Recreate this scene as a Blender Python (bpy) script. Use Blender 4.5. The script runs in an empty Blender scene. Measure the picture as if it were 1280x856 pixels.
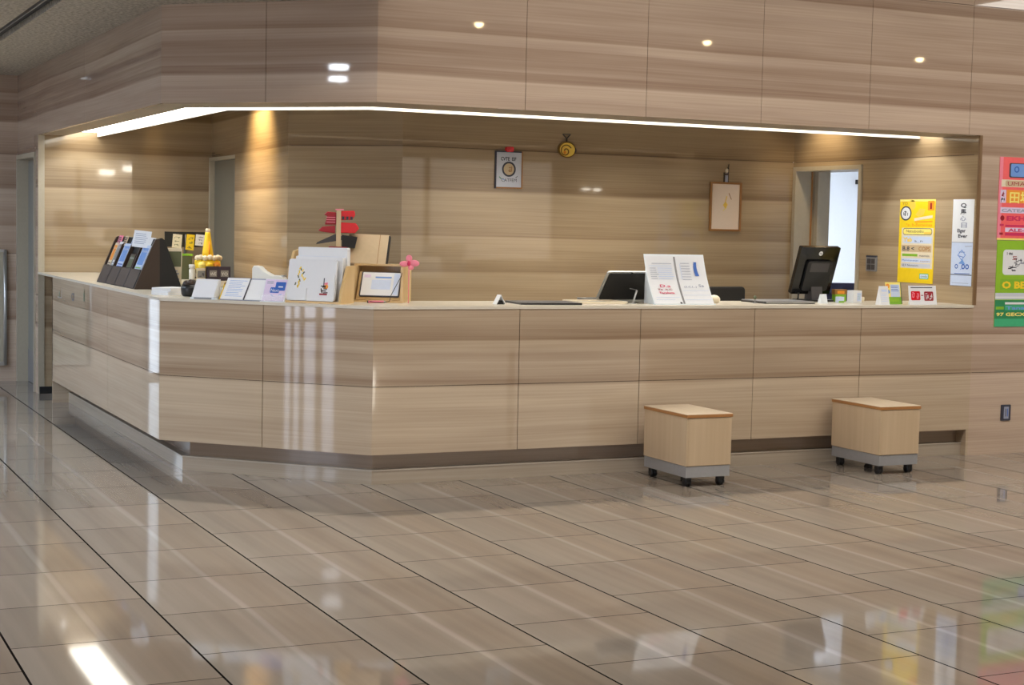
import bpy, math, random
from mathutils import Matrix, Vector
random.seed(7)
C = bpy.context.scene.collection
PI = math.pi
def R(a): return math.radians(a)
S2 = 2 ** 0.5
WT = 1.04            # worktop height

# ------------------------------------------------------------------ materials
def lin(c):
    return tuple(((v / 255) / 12.92 if v / 255 <= 0.04045 else ((v / 255 + 0.055) / 1.055) ** 2.4) for v in c) + (1,)
def new_mat(name):
    m = bpy.data.materials.new(name); m.use_nodes = True
    nt = m.node_tree; b = nt.nodes['Principled BSDF']
    return m, nt, b
def N(nt, t, **kw):
    n = nt.nodes.new(t)
    for k, v in kw.items(): setattr(n, k, v)
    return n
def math_n(nt, op, a, b=None, c=None):
    n = N(nt, 'ShaderNodeMath', operation=op)
    for i, v in enumerate((a, b, c)):
        if v is None: continue
        if isinstance(v, (int, float)): n.inputs[i].default_value = v
        else: nt.links.new(v, n.inputs[i])
    return n.outputs[0]
def mixc(nt, f, a, b, blend='MIX'):
    n = N(nt, 'ShaderNodeMix', data_type='RGBA', blend_type=blend)
    for i, v in ((0, f), (6, a), (7, b)):
        if isinstance(v, (int, float)): n.inputs[i].default_value = v
        elif isinstance(v, tuple): n.inputs[i].default_value = v
        else: nt.links.new(v, n.inputs[i])
    return n.outputs[2]
_pm = {}
def plain(name, rgb, rough=0.5, metal=0.0, var=0.06, scale=40, **kw):
    """a plain colour with a faint procedural mottling"""
    if name in _pm: return _pm[name]
    m, nt, b = new_mat(name)
    c = lin(rgb)
    if var > 0:
        tc = N(nt, 'ShaderNodeTexCoord'); no = N(nt, 'ShaderNodeTexNoise')
        no.inputs['Scale'].default_value = scale; nt.links.new(tc.outputs['Object'], no.inputs['Vector'])
        lo = tuple(v * (1 - var) for v in c[:3]) + (1,); hi = tuple(min(1, v * (1 + var)) for v in c[:3]) + (1,)
        nt.links.new(mixc(nt, no.outputs['Fac'], lo, hi), b.inputs['Base Color'])
    else:
        b.inputs['Base Color'].default_value = c
    b.inputs['Roughness'].default_value = rough; b.inputs['Metallic'].default_value = metal
    for k, v in kw.items(): b.inputs[k].default_value = v
    _pm[name] = m
    return m
def emit(name, rgb, s):
    m, nt, b = new_mat(name)
    b.inputs['Base Color'].default_value = lin(rgb)
    b.inputs['Emission Color'].default_value = lin(rgb); b.inputs['Emission Strength'].default_value = s
    return m

BANDS = [(0.0, .72), (.18, .74), (.40, .78), (.560, .88), (.574, .30), (.600, .16), (.640, .45), (.700, .55), (.765, .36), (.772, .62),
         (.836, .72), (.843, .08), (.870, .25), (.930, .50), (1.05, .58), (1.165, .82), (1.172, .25), (1.25, .45), (1.425, .72),
         (1.432, .28), (1.52, .50), (1.75, .85), (1.765, .10), (1.86, .36), (2.06, .58), (2.072, .10), (2.14, .35), (2.362, .95), (2.368, .14),
         (2.412, .20), (2.44, .42)]
BANDS2 = [(2.418, .44), (2.47, .26), (2.475, .45), (2.52, .28), (2.56, .36), (2.565, .62), (2.62, .74), (2.626, .20), (2.66, .40), (2.72, .56),
          (2.85, .62), (2.985, .82), (2.992, .18), (3.06, .30), (3.066, .66), (3.2, .70)]
def veneer(name, dark, light, rough=0.03, streak=0.38, spec=0.5):
    m, nt, b = new_mat(name)
    g = N(nt, 'ShaderNodeNewGeometry'); sp = N(nt, 'ShaderNodeSeparateXYZ'); nt.links.new(g.outputs['Position'], sp.inputs[0])
    X, Y, Z = sp.outputs
    # slow wobble of the bands along the wall
    cw = N(nt, 'ShaderNodeCombineXYZ')
    nt.links.new(X, cw.inputs[0]); nt.links.new(Y, cw.inputs[1]); nt.links.new(math_n(nt, 'MULTIPLY', Z, 3.0), cw.inputs[2])
    nw = N(nt, 'ShaderNodeTexNoise'); nw.inputs['Scale'].default_value = 0.55; nw.inputs['Detail'].default_value = 1.0
    nt.links.new(cw.outputs[0], nw.inputs['Vector'])
    zz = math_n(nt, 'ADD', Z, math_n(nt, 'MULTIPLY', math_n(nt, 'SUBTRACT', nw.outputs['Fac'], 0.5), 0.035))
    def ramp(stops, z0, z1):
        r = N(nt, 'ShaderNodeValToRGB'); e = r.color_ramp.elements
        st = stops
        pos = [min(1, max(0, (p - z0) / (z1 - z0))) for p, v in st]
        e.remove(e[1]); e[0].position = pos[0]
        for p in pos[1:]: e.new(p)
        for el, (p, v) in zip(list(e), st): el.color = (v, v, v, 1)
        nt.links.new(math_n(nt, 'DIVIDE', math_n(nt, 'SUBTRACT', zz, z0), z1 - z0), r.inputs[0])
        return r.outputs[0]
    r1 = ramp(BANDS, 0, 2.6); r2 = ramp(BANDS2, 2.4, 3.2)
    tone = mixc(nt, math_n(nt, 'GREATER_THAN', zz, 2.4175), r1, r2)
    # fine grain streaks running along the wall
    cs = N(nt, 'ShaderNodeCombineXYZ')
    nt.links.new(X, cs.inputs[0]); nt.links.new(Y, cs.inputs[1]); nt.links.new(math_n(nt, 'MULTIPLY', zz, 105.0), cs.inputs[2])
    ns = N(nt, 'ShaderNodeTexNoise'); ns.inputs['Scale'].default_value = 1.0; ns.inputs['Detail'].default_value = 4.0
    nt.links.new(cs.outputs[0], ns.inputs['Vector'])
    c2 = N(nt, 'ShaderNodeCombineXYZ')
    nt.links.new(X, c2.inputs[0]); nt.links.new(Y, c2.inputs[1]); nt.links.new(math_n(nt, 'MULTIPLY', zz, 14.0), c2.inputs[2])
    n2 = N(nt, 'ShaderNodeTexNoise'); n2.inputs['Scale'].default_value = 0.9; n2.inputs['Detail'].default_value = 2.0
    nt.links.new(c2.outputs[0], n2.inputs['Vector'])
    t = math_n(nt, 'ADD', tone, math_n(nt, 'MULTIPLY', math_n(nt, 'SUBTRACT', ns.outputs['Fac'], 0.5), streak * 1.7))
    t = math_n(nt, 'ADD', t, math_n(nt, 'MULTIPLY', math_n(nt, 'SUBTRACT', n2.outputs['Fac'], 0.5), 0.55))
    cl = N(nt, 'ShaderNodeClamp'); nt.links.new(t, cl.inputs[0])
    nt.links.new(mixc(nt, cl.outputs[0], lin(dark), lin(light)), b.inputs['Base Color'])
    b.inputs['Roughness'].default_value = rough
    b.inputs['Specular IOR Level'].default_value = spec
    return m

def floor_mat():
    m, nt, b = new_mat('polished_floor_tile')
    g = N(nt, 'ShaderNodeNewGeometry'); sp = N(nt, 'ShaderNodeSeparateXYZ'); nt.links.new(g.outputs['Position'], sp.inputs[0])
    X, Y, Z = sp.outputs
    u = math_n(nt, 'DIVIDE', math_n(nt, 'SUBTRACT', X, 1.420), 0.600)
    k = math_n(nt, 'FLOOR', u); fu = math_n(nt, 'SUBTRACT', u, k)
    par = math_n(nt, 'FLOORED_MODULO', k, 2.0)
    v = math_n(nt, 'DIVIDE', math_n(nt, 'SUBTRACT', Y, math_n(nt, 'MULTIPLY_ADD', par, 0.306, 0.0044)), 0.6086)
    kv = math_n(nt, 'FLOOR', v); fv = math_n(nt, 'SUBTRACT', v, kv)
    du = math_n(nt, 'MULTIPLY', math_n(nt, 'MINIMUM', fu, math_n(nt, 'SUBTRACT', 1.0, fu)), 0.6)
    dv = math_n(nt, 'MULTIPLY', math_n(nt, 'MINIMUM', fv, math_n(nt, 'SUBTRACT', 1.0, fv)), 0.6086)
    ju = math_n(nt, 'LESS_THAN', du, 0.0043); jv = math_n(nt, 'LESS_THAN', dv, 0.0031)
    idv = N(nt, 'ShaderNodeCombineXYZ'); nt.links.new(k, idv.inputs[0]); nt.links.new(kv, idv.inputs[1])
    wn = N(nt, 'ShaderNodeTexWhiteNoise', noise_dimensions='2D'); nt.links.new(idv.outputs[0], wn.inputs['Vector'])
    # veins lie along the long direction of the strips
    cv = N(nt, 'ShaderNodeCombineXYZ')
    nt.links.new(math_n(nt, 'MULTIPLY', X, 15.0), cv.inputs[0]); nt.links.new(math_n(nt, 'MULTIPLY', Y, 0.5), cv.inputs[1])
    nt.links.new(math_n(nt, 'MULTIPLY', wn.outputs['Value'], 0.6), cv.inputs[2])
    n1 = N(nt, 'ShaderNodeTexNoise'); n1.inputs['Scale'].default_value = 1.0; n1.inputs['Detail'].default_value = 4.0
    nt.links.new(cv.outputs[0], n1.inputs['Vector'])
    # the light vein near the middle of each strip
    cw = N(nt, 'ShaderNodeCombineXYZ'); nt.links.new(math_n(nt, 'MULTIPLY', k, 3.7), cw.inputs[0]); nt.links.new(Y, cw.inputs[1])
    nw = N(nt, 'ShaderNodeTexNoise'); nw.inputs['Scale'].default_value = 0.35; nt.links.new(cw.outputs[0], nw.inputs['Vector'])
    fw = math_n(nt, 'ADD', fu, math_n(nt, 'MULTIPLY', math_n(nt, 'SUBTRACT', nw.outputs['Fac'], 0.5), 0.14))
    fw = math_n(nt, 'ADD', fw, math_n(nt, 'MULTIPLY', math_n(nt, 'SUBTRACT', n1.outputs['Fac'], 0.5), 0.05))
    r = N(nt, 'ShaderNodeValToRGB'); e = r.color_ramp.elements
    cols = [(0.0, (154, 146, 137)), (.16, (150, 141, 131)), (.44, (149, 138, 127)), (.520, (152, 142, 132)), (.540, (165, 156, 147)), (.565, (163, 153, 144)),
            (.590, (150, 138, 126)), (.80, (147, 134, 121)), (1.0, (150, 139, 128))]
    while len(e) < len(cols): e.new(0.5)
    for el, (p, c) in zip(e, cols): el.position = p; el.color = lin(c)
    nt.links.new(fw, r.inputs[0])
    f = math_n(nt, 'ADD', math_n(nt, 'MULTIPLY', n1.outputs['Fac'], 0.42), math_n(nt, 'MULTIPLY', wn.outputs['Value'], 0.12))
    f = math_n(nt, 'ADD', f, 0.68)
    cf = N(nt, 'ShaderNodeCombineColor')
    for i in range(3): nt.links.new(f, cf.inputs[i])
    col = mixc(nt, 1.0, r.outputs[0], cf.outputs[0], 'MULTIPLY')
    col = mixc(nt, jv, col, lin((58, 52, 47)))
    col = mixc(nt, ju, col, lin((24, 22, 21)))
    nt.links.new(col, b.inputs['Base Color'])
    jj = math_n(nt, 'MAXIMUM', ju, jv)
    nt.links.new(math_n(nt, 'MULTIPLY_ADD', jj, 0.5, 0.05), b.inputs['Roughness'])
    nt.links.new(math_n(nt, 'MULTIPLY_ADD', jj, -0.5, 0.5), b.inputs['Specular IOR Level'])
    return m

def ceiling_mat():
    m, nt, b = new_mat('granular_ceiling')
    g = N(nt, 'ShaderNodeNewGeometry')
    n1 = N(nt, 'ShaderNodeTexNoise'); n1.inputs['Scale'].default_value = 45; n1.inputs['Detail'].default_value = 3
    nt.links.new(g.outputs['Position'], n1.inputs['Vector'])
    r = N(nt, 'ShaderNodeValToRGB'); r.color_ramp.elements[0].position = .35; r.color_ramp.elements[1].position = .68
    r.color_ramp.elements[0].color = lin((146, 140, 128)); r.color_ramp.elements[1].color = lin((204, 198, 184))
    nt.links.new(n1.outputs['Fac'], r.inputs[0]); nt.links.new(r.outputs[0], b.inputs['Base Color'])
    bu = N(nt, 'ShaderNodeBump'); bu.inputs['Strength'].default_value = .5; bu.inputs['Distance'].default_value = .01
    nt.links.new(n1.outputs['Fac'], bu.inputs['Height']); nt.links.new(bu.outputs[0], b.inputs['Normal'])
    b.inputs['Roughness'].default_value = .9
    return m

def ply_mat(name, rgb1, rgb2, axis=2, rough=.3):
    m, nt, b = new_mat(name)
    tc = N(nt, 'ShaderNodeTexCoord'); mp = N(nt, 'ShaderNodeMapping')
    s = [28, 28, 28]; s[axis] = 1.2
    mp.inputs['Scale'].default_value = s
    nt.links.new(tc.outputs['Object'], mp.inputs[0])
    n1 = N(nt, 'ShaderNodeTexNoise'); n1.inputs['Scale'].default_value = 1.0; n1.inputs['Detail'].default_value = 3
    nt.links.new(mp.outputs[0], n1.inputs['Vector'])
    nt.links.new(mixc(nt, n1.outputs['Fac'], lin(rgb1), lin(rgb2)), b.inputs['Base Color'])
    b.inputs['Roughness'].default_value = rough
    return m

M = {}
M['counter'] = veneer('counter_veneer', (143, 119, 97), (195, 177, 153), rough=.025)
M['soffit'] = veneer('soffit_veneer', (148, 123, 105), (200, 180, 161), rough=.025)
M['inner'] = veneer('inner_wall_veneer', (130, 108, 82), (182, 162, 132), rough=.025)
M['joint'] = plain('joint_dark', (78, 62, 48), .8)
M['floor'] = floor_mat()
M['ceil'] = ceiling_mat()
M['ceil_gap'] = plain('ceiling_gap', (52, 52, 52), .7)
M['ceil_plain'] = plain('white_ceiling', (205, 203, 198), .9)
M['plinth'] = veneer('plinth_veneer', (128, 106, 90), (168, 150, 132), rough=.08)
M['plinth_lip'] = plain('plinth_lip', (176, 166, 152), .15)
M['plinth_low'] = veneer('plinth_low_veneer', (138, 124, 108), (178, 166, 150), rough=.04)
M['top'] = plain('worktop_cream', (208, 200, 184), .25, scale=12)
M['jamb'] = plain('jamb_beige', (176, 166, 146), .4)
M['door_grey'] = plain('door_grey', (138, 140, 134), .45)
M['door_dim'] = plain('door_olive_grey', (118, 114, 102), .5)
M['white'] = plain('white_paper', (220, 222, 226), .6, var=.02)
M['white_pl'] = plain('white_plastic', (222, 224, 222), .3, var=.02)
M['room_white'] = plain('room_white', (232, 236, 240), .8, var=.02)
M['cream'] = plain('cream', (222, 210, 186), .5)
M['black'] = plain('black_plastic', (16, 16, 18), .35)
M['black_m'] = plain('black_matte', (20, 19, 19), .6)
M['blackgl'] = plain('black_gloss', (10, 10, 12), .12)
M['dkgrey'] = plain('dark_grey', (66, 63, 64), .45)
M['grey'] = plain('mid_grey', (128, 128, 130), .4)
M['silver'] = plain('silver', (190, 190, 188), .3, .8)
M['alu'] = plain('aluminium', (176, 178, 182), .35, .6)
M['brown'] = plain('rack_brown', (58, 44, 36), .35)
M['lip'] = plain('rack_smoke', (72, 72, 74), .12)
M['red'] = plain('lacquer_red', (206, 28, 40), .25)
M['crim'] = plain('crimson', (150, 26, 40), .3)
M['pink'] = plain('pink', (232, 130, 150), .5)
M['pinkbg'] = plain('poster_pink', (236, 96, 98), .5)
M['magenta'] = plain('poster_magenta', (206, 40, 92), .5)
M['lavender'] = plain('lavender', (214, 198, 224), .5)
M['orange'] = plain('orange', (236, 150, 40), .5)
M['yellow'] = plain('yellow', (240, 204, 40), .45)
M['yellowbg'] = plain('poster_yellow', (238, 206, 30), .5)
M['ymid'] = plain('mid_yellow', (230, 196, 22), .5)
M['ylight'] = plain('pale_yellow', (244, 226, 120), .5)
M['green'] = plain('green', (126, 178, 44), .5)
M['greenbg'] = plain('poster_green', (140, 186, 38), .5)
M['teal'] = plain('teal', (62, 170, 120), .5)
M['dteal'] = plain('deep_green', (40, 132, 84), .5)
M['blue'] = plain('blue', (40, 92, 178), .5)
M['lblue'] = plain('light_blue', (108, 150, 214), .5)
M['pblue'] = plain('pale_blue', (196, 210, 236), .5)
M['ink'] = plain('ink', (54, 56, 70), .6)
M['inkl'] = plain('light_ink', (150, 156, 176), .6)
M['olive'] = plain('olive_green', (86, 92, 66), .5)
M['navy'] = plain('navy', (40, 38, 66), .6)
M['purple'] = plain('dark_purple', (46, 36, 54), .4)
M['gold'] = plain('gold', (242, 206, 86), .3, .1)
M['dgold'] = plain('dark_gold', (120, 86, 24), .4, .3)
M['frame'] = plain('brown_frame', (146, 100, 50), .35)
M['pic'] = plain('picture_paper', (232, 214, 196), .6, var=.03)
M['poster'] = plain('poster_grey', (196, 200, 210), .5, var=.03)
M['card'] = plain('cardboard', (196, 174, 140), .6)
M['pine'] = ply_mat('pine', (196, 164, 112), (214, 184, 136), axis=2)
M['ply'] = ply_mat('birch_ply', (184, 160, 128), (204, 182, 152), axis=2)
M['plytop'] = ply_mat('birch_top', (204, 186, 160), (222, 206, 184), axis=1)
M['lipwood'] = plain('lip_wood', (158, 144, 126), .5, scale=6)
M['brownedge'] = plain('brown_edge', (120, 92, 62), .4)
M['edge'] = plain('edge_band', (166, 116, 66), .4)
M['acrylic'] = plain('acrylic', (225, 232, 238), .12, var=0)
M['glass'] = None
def glass_mat():
    m, nt, b = new_mat('clear_acrylic')
    b.inputs['Base Color'].default_value = (.95, .97, 1, 1); b.inputs['Roughness'].default_value = .05
    b.inputs['Alpha'].default_value = .22
    return m
M['glass'] = glass_mat()
M['dayf'] = emit('far_pane', (226, 238, 250), 1.8)
M['strip'] = emit('luminous_panel', (255, 251, 238), 6.5)
M['stripl'] = emit('strip_lamp_tube', (240, 246, 255), 40.0)
M['dayd'] = emit('distant_bright_pane', (255, 248, 232), 26.0)
M['lamp'] = emit('lamp_disc', (255, 226, 170), 60.0)
M['day'] = emit('daylight_pane', (226, 236, 255), 8.0)
M['rear_fill'] = emit('rear_fill_pane', (255, 242, 226), 1.5)
M['panel'] = emit('fill_panel', (253, 247, 238), 10.3)
M['panelc'] = emit('fill_panel_cool', (214, 232, 255), 30.0)
M['dayb'] = emit('bright_pane', (255, 250, 240), 7.0)
M['roomlamp'] = emit('room_lamp', (240, 246, 255), 22.0)

# ------------------------------------------------------------------ mesh builder
class MB:
    def __init__(s): s.v = []; s.f = []; s.m = []; s.mats = []; s.sm = []
    def mi(s, m):
        m = M[m] if isinstance(m, str) else m
        if m not in s.mats: s.mats.append(m)
        return s.mats.index(m)
    def add(s, vs, fs, m, T=None, smooth=False):
        o = len(s.v); k = s.mi(m)
        for p in vs:
            p = Vector(p)
            s.v.append(T @ p if T is not None else p)
        for f in fs: s.f.append([o + i for i in f]); s.m.append(k); s.sm.append(smooth)
        return s
    def box(s, x0, x1, y0, y1, z0, z1, m, T=None):
        vs = [(x, y, z) for z in (z0, z1) for y in (y0, y1) for x in (x0, x1)]
        return s.add(vs, [(0, 2, 3, 1), (4, 5, 7, 6), (0, 1, 5, 4), (2, 6, 7, 3), (0, 4, 6, 2), (1, 3, 7, 5)], m, T)
    def prism(s, pts, a0, a1, m, axis='x', T=None):
        """extrude a 2-D outline; axis x: pts are (y,z); axis y: (x,z); axis z: (x,y)"""
        n = len(pts)
        def mk(p, a): return {'x': (a, p[0], p[1]), 'y': (p[0], a, p[1]), 'z': (p[0], p[1], a)}[axis]
        vs = [mk(p, a0) for p in pts] + [mk(p, a1) for p in pts]
        fs = [tuple(range(n)), tuple(range(2 * n - 1, n - 1, -1))] + [(i, i + n, (i + 1) % n + n, (i + 1) % n) for i in range(n)]
        return s.add(vs, fs, m, T)
    def rbox(s, x0, x1, y0, y1, z0, z1, r, m, axis='y', T=None, n=4):
        """box with its four edges along axis rounded"""
        A = {'x': (y0, y1, z0, z1, x0, x1), 'y': (x0, x1, z0, z1, y0, y1), 'z': (x0, x1, y0, y1, z0, z1)}[axis]
        a0, a1, b0, b1, e0, e1 = A; pts = []
        for cx, cy, st in ((a1 - r, b1 - r, 0), (a0 + r, b1 - r, 90), (a0 + r, b0 + r, 180), (a1 - r, b0 + r, 270)):
            for i in range(n + 1):
                t = R(st + 90 * i / n); pts.append((cx + r * math.cos(t), cy + r * math.sin(t)))
        return s.prism(pts, e0, e1, m, axis, T)
    def lathe(s, prof, m, n=20, T=None, smooth=True):
        vs = []; fs = []
        for (r, z) in prof:
            for i in range(n): a = 2 * PI * i / n; vs.append((r * math.cos(a), r * math.sin(a), z))
        for j in range(len(prof) - 1):
            for i in range(n):
                k = (i + 1) % n; fs.append((j * n + i, j * n + k, (j + 1) * n + k, (j + 1) * n + i))
        fs.append(tuple(range(n - 1, -1, -1))); fs.append(tuple((len(prof) - 1) * n + i for i in range(n)))
        return s.add(vs, fs, m, T, smooth)
    def ball(s, c, r, m, n=14, T=None):
        rx, ry, rz = (r, r, r) if isinstance(r, (int, float)) else r
        vs = []; fs = []; h = n // 2
        for j in range(h + 1):
            t = PI * j / h
            for i in range(n):
                a = 2 * PI * i / n
                vs.append((c[0] + rx * math.sin(t) * math.cos(a), c[1] + ry * math.sin(t) * math.sin(a), c[2] - rz * math.cos(t)))
        for j in range(h):
            for i in range(n):
                k = (i + 1) % n; fs.append((j * n + i, j * n + k, (j + 1) * n + k, (j + 1) * n + i))
        return s.add(vs, fs, m, T, True)
    def tube(s, pts, r, m, n=8, T=None, r1=None):
        pts = [Vector(p) for p in pts]; L = len(pts); vs = []; fs = []
        for j, p in enumerate(pts):
            d = (pts[min(j + 1, L - 1)] - pts[max(j - 1, 0)]).normalized()
            a = d.orthogonal().normalized() if j == 0 else (a - d * a.dot(d)).normalized()
            b = d.cross(a); rr = r if r1 is None else r + (r1 - r) * j / (L - 1)
            for i in range(n): t = 2 * PI * i / n; vs.append(p + a * rr * math.cos(t) + b * rr * math.sin(t))
        for j in range(L - 1):
            for i in range(n):
                k = (i + 1) % n; fs.append((j * n + i, j * n + k, (j + 1) * n + k, (j + 1) * n + i))
        fs.append(tuple(range(n - 1, -1, -1))); fs.append(tuple((L - 1) * n + i for i in range(n)))
        return s.add(vs, fs, m, T, True)
    def disc(s, c, r, m, T=None, n=20, e=.0006, ry=None):
        """a thin disc facing local -y"""
        ry = ry or r
        return s.prism([(c[0] + r * math.cos(2 * PI * i / n), c[1] + ry * math.sin(2 * PI * i / n)) for i in range(n)], -e, 0, m, 'y', T)
    def rect(s, x0, x1, z0, z1, m, T=None, e=.0006):
        """a printed patch on a sheet whose face is local y=0 and looks to -y"""
        return s.box(x0, x1, -e, 0, z0, z1, m, T)
    def stroke(s, x0, z0, x1, z1, w, m, T=None, e=.0007):
        d = Vector((x1 - x0, z1 - z0)); d.normalize(); q = Vector((-d.y, d.x)) * w / 2
        pts = [(x0 + q.x, z0 + q.y), (x0 - q.x, z0 - q.y), (x1 - q.x, z1 - q.y), (x1 + q.x, z1 + q.y)]
        return s.prism(pts, -e, 0, m, 'y', T)
    def ring(s, c, ro, ri, m, T=None, n=24, e=.0008, sy=1.0):
        vs = []; fs = []
        for y in (-e, 0):
            for rr in (ro, ri):
                for i in range(n): a = 2 * PI * i / n; vs.append((c[0] + rr * math.cos(a), y, c[1] + sy * rr * math.sin(a)))
        for i in range(n):
            k = (i + 1) % n
            fs += [(i, k, n + k, n + i), (2 * n + i, 3 * n + i, 3 * n + k, 2 * n + k), (i, 2 * n + i, 2 * n + k, k), (n + i, n + k, 3 * n + k, 3 * n + i)]
        return s.add(vs, fs, m, T)
    def text(s, body, x, z, h, m, T=None, e=.0008, w=None, align='LEFT', bold=0.0):
        cu = bpy.data.curves.new('t', 'FONT'); cu.body = body; cu.size = h; cu.align_x = align; cu.offset = bold; cu.resolution_u = 2
        ob = bpy.data.objects.new('t', cu); C.objects.link(ob)
        bpy.context.view_layer.update()
        me = bpy.data.meshes.new_from_object(ob.evaluated_get(bpy.context.evaluated_depsgraph_get()))
        sx = 1.0
        if w and len(me.vertices):
            xs = [v.co.x for v in me.vertices]; sx = w / max(1e-6, max(xs) - min(xs))
        vs = [(x + v.co.x * sx, -e, z + v.co.y) for v in me.vertices]
        s.add(vs, [tuple(p.vertices) for p in me.polygons], m, T)
        bpy.data.objects.remove(ob); bpy.data.meshes.remove(me); bpy.data.curves.remove(cu)
        return s
    def lines(s, x0, x1, z0, z1, n, m, T=None, fill=.5, ragged=.3):
        for i in range(n):
            zc = z1 - (z1 - z0) * (i + .5) / n; hh = (z1 - z0) / n * fill / 2
            s.rect(x0, x1 - (x1 - x0) * random.random() * ragged, zc - hh, zc + hh, m, T)
        return s
    def glyph(s, x, z, w, h, m, T=None, k=6, sw=None):
        """a scribbled character: a handful of short strokes in a cell"""
        sw = sw or min(w, h) * .13
        for i in range(k):
            if random.random() < .5:
                zz = z + h * random.random(); a = x + w * .4 * random.random(); s.stroke(a, zz, a + w * (.4 + .3 * random.random()), zz + h * .1 * (random.random() - .5), sw, m, T)
            else:
                xx = x + w * random.random(); a = z + h * .4 * random.random(); s.stroke(xx, a, xx + w * .2 * (random.random() - .5), a + h * (.4 + .25 * random.random()), sw, m, T)
        return s
    def build(s, name, parent=None, bevel=0.0, seg=2):
        me = bpy.data.meshes.new(name)
        me.from_pydata([tuple(p) for p in s.v], [], s.f)
        for m in s.mats: me.materials.append(m)
        me.polygons.foreach_set('material_index', s.m); me.polygons.foreach_set('use_smooth', s.sm)
        me.update()
        o = bpy.data.objects.new(name, me); C.objects.link(o)
        if parent: o.parent = parent
        if bevel:
            b = o.modifiers.new('bevel', 'BEVEL'); b.width = bevel; b.segments = seg; b.limit_method = 'ANGLE'; b.angle_limit = R(40)
        return o

def TR(loc=(0, 0, 0), rx=0, ry=0, rz=0):
    return Matrix.Translation(loc) @ Matrix.Rotation(R(rz), 4, 'Z') @ Matrix.Rotation(R(ry), 4, 'Y') @ Matrix.Rotation(R(rx), 4, 'X')
def tag(o, label, cat, group=None):
    o['label'] = label; o['category'] = cat
    if group: o['group'] = group
    return o
def put(o, loc, rz=0):
    o.location = loc; o.rotation_euler = (0, 0, R(rz)); return o
def thing(name, label, cat, loc=(0, 0, 0), rz=0, group=None):
    o = bpy.data.objects.new(name, None); C.objects.link(o); o.empty_display_size = .1
    put(o, loc, rz); return tag(o, label, cat, group)
def struct(o):
    o['kind'] = 'structure'; return o
def part(o, label): o['label'] = label; return o
def chamf(s, inn):       # a point s metres along the slanted counter front, inn metres in from its edge
    return (2.25 + s / S2 + inn / S2, 9.714 - s / S2 + inn / S2)
CH = -45

def panels(mb, A, B, z0, z1, xj, zj, m, th=.02, gap=.0017, back=True):
    """veneer slabs along A->B (the viewer stands to the right of A->B) parted by fine open joints over a dark backing"""
    A = Vector(A); B = Vector(B); d = B - A; L = d.length; d.normalize()
    T = Matrix(((d.x, -d.y, 0, A.x), (d.y, d.x, 0, A.y), (0, 0, 1, 0), (0, 0, 0, 1)))
    xs = [0] + list(xj) + [L]; zs = [z0] + list(zj) + [z1]
    for i in range(len(xs) - 1):
        for j in range(len(zs) - 1):
            a = xs[i] + (gap if i else 0); b = xs[i + 1] - (gap if i < len(xs) - 2 else 0)
            c = zs[j] + (gap if j else 0); e = zs[j + 1] - (gap if j < len(zs) - 2 else 0)
            mb.box(a, b, 0, th, c, e, m, T)
    if back: mb.box(0, L, th - .004, th + .03, z0 + .001, z1 - .001, 'joint', T)
    return T

# ================================================================== SETTING
XL, YF, XR, YB, YL = 2.25, 8.717, 7.63, 10.89, 14.2
P0 = (XL, 9.714); P1 = (3.247, YF)
fl = MB(); fl.add([(-12, -10, 0), (18.2, -10, 0), (18.2, 16, 0), (-12, 16, 0)], [(0, 1, 2, 3)], 'floor'); struct(fl.build('floor'))

# upper wall over the counter: left face, slanted face, front face
w = MB()
panels(w, (XL, 15.36), P0, 2.2, 2.78, [1.16, 3.25], [], 'soffit')
panels(w, P0, P1, 2.2, 2.78, [.70], [], 'soffit')
panels(w, P1, (XR, YF), 2.2, 3.6, [.933, 1.755, 2.595, 3.44, 4.283], [3.068], 'soffit')
struct(w.build('wall_soffit'))
w = MB()     # underside of that wall: a wood lip, then the trough of the light strip behind it
def inset_line(ol, oc, of_, y_end, x_end):
    return [(XL + ol, y_end), (XL + ol, 9.714 + oc * S2 - ol), (3.247 + oc * S2 - of_, YF + of_), (x_end, YF + of_)]
def ring_poly(o0, o1, z0, z1, m, mb, y_end=YL, x_end=XR):
    a, b = inset_line(*o0, y_end, x_end), inset_line(*o1, y_end, x_end)
    for i in range(3): mb.prism([a[i], a[i + 1], b[i + 1], b[i]], z0, z1, m, 'z')
OUT, INN = (.22, .36, .39), (.49, .575, .63)
ring_poly((.0205, .0205, .0205), OUT, 2.2002, 2.215, 'lipwood', w)
ring_poly((.21, .35, .38), OUT, 2.215, 2.42, 'ceil_plain', w)
ring_poly(INN, (.50, .585, .64), 2.2, 2.42, 'ceil_plain', w)
ring_poly((.055, .055, .055), (.50, .585, .64), 2.42, 2.44, 'ceil_plain', w)
struct(w.build('trim_1'))
# right hand wall, in the plane of the counter front
w = MB(); panels(w, (XR, YF), (12.4, YF), 0, 3.6, [.90, 1.75, 2.6, 3.45], [.574, 3.068], 'soffit')
struct(w.build('wall_right'))
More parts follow.
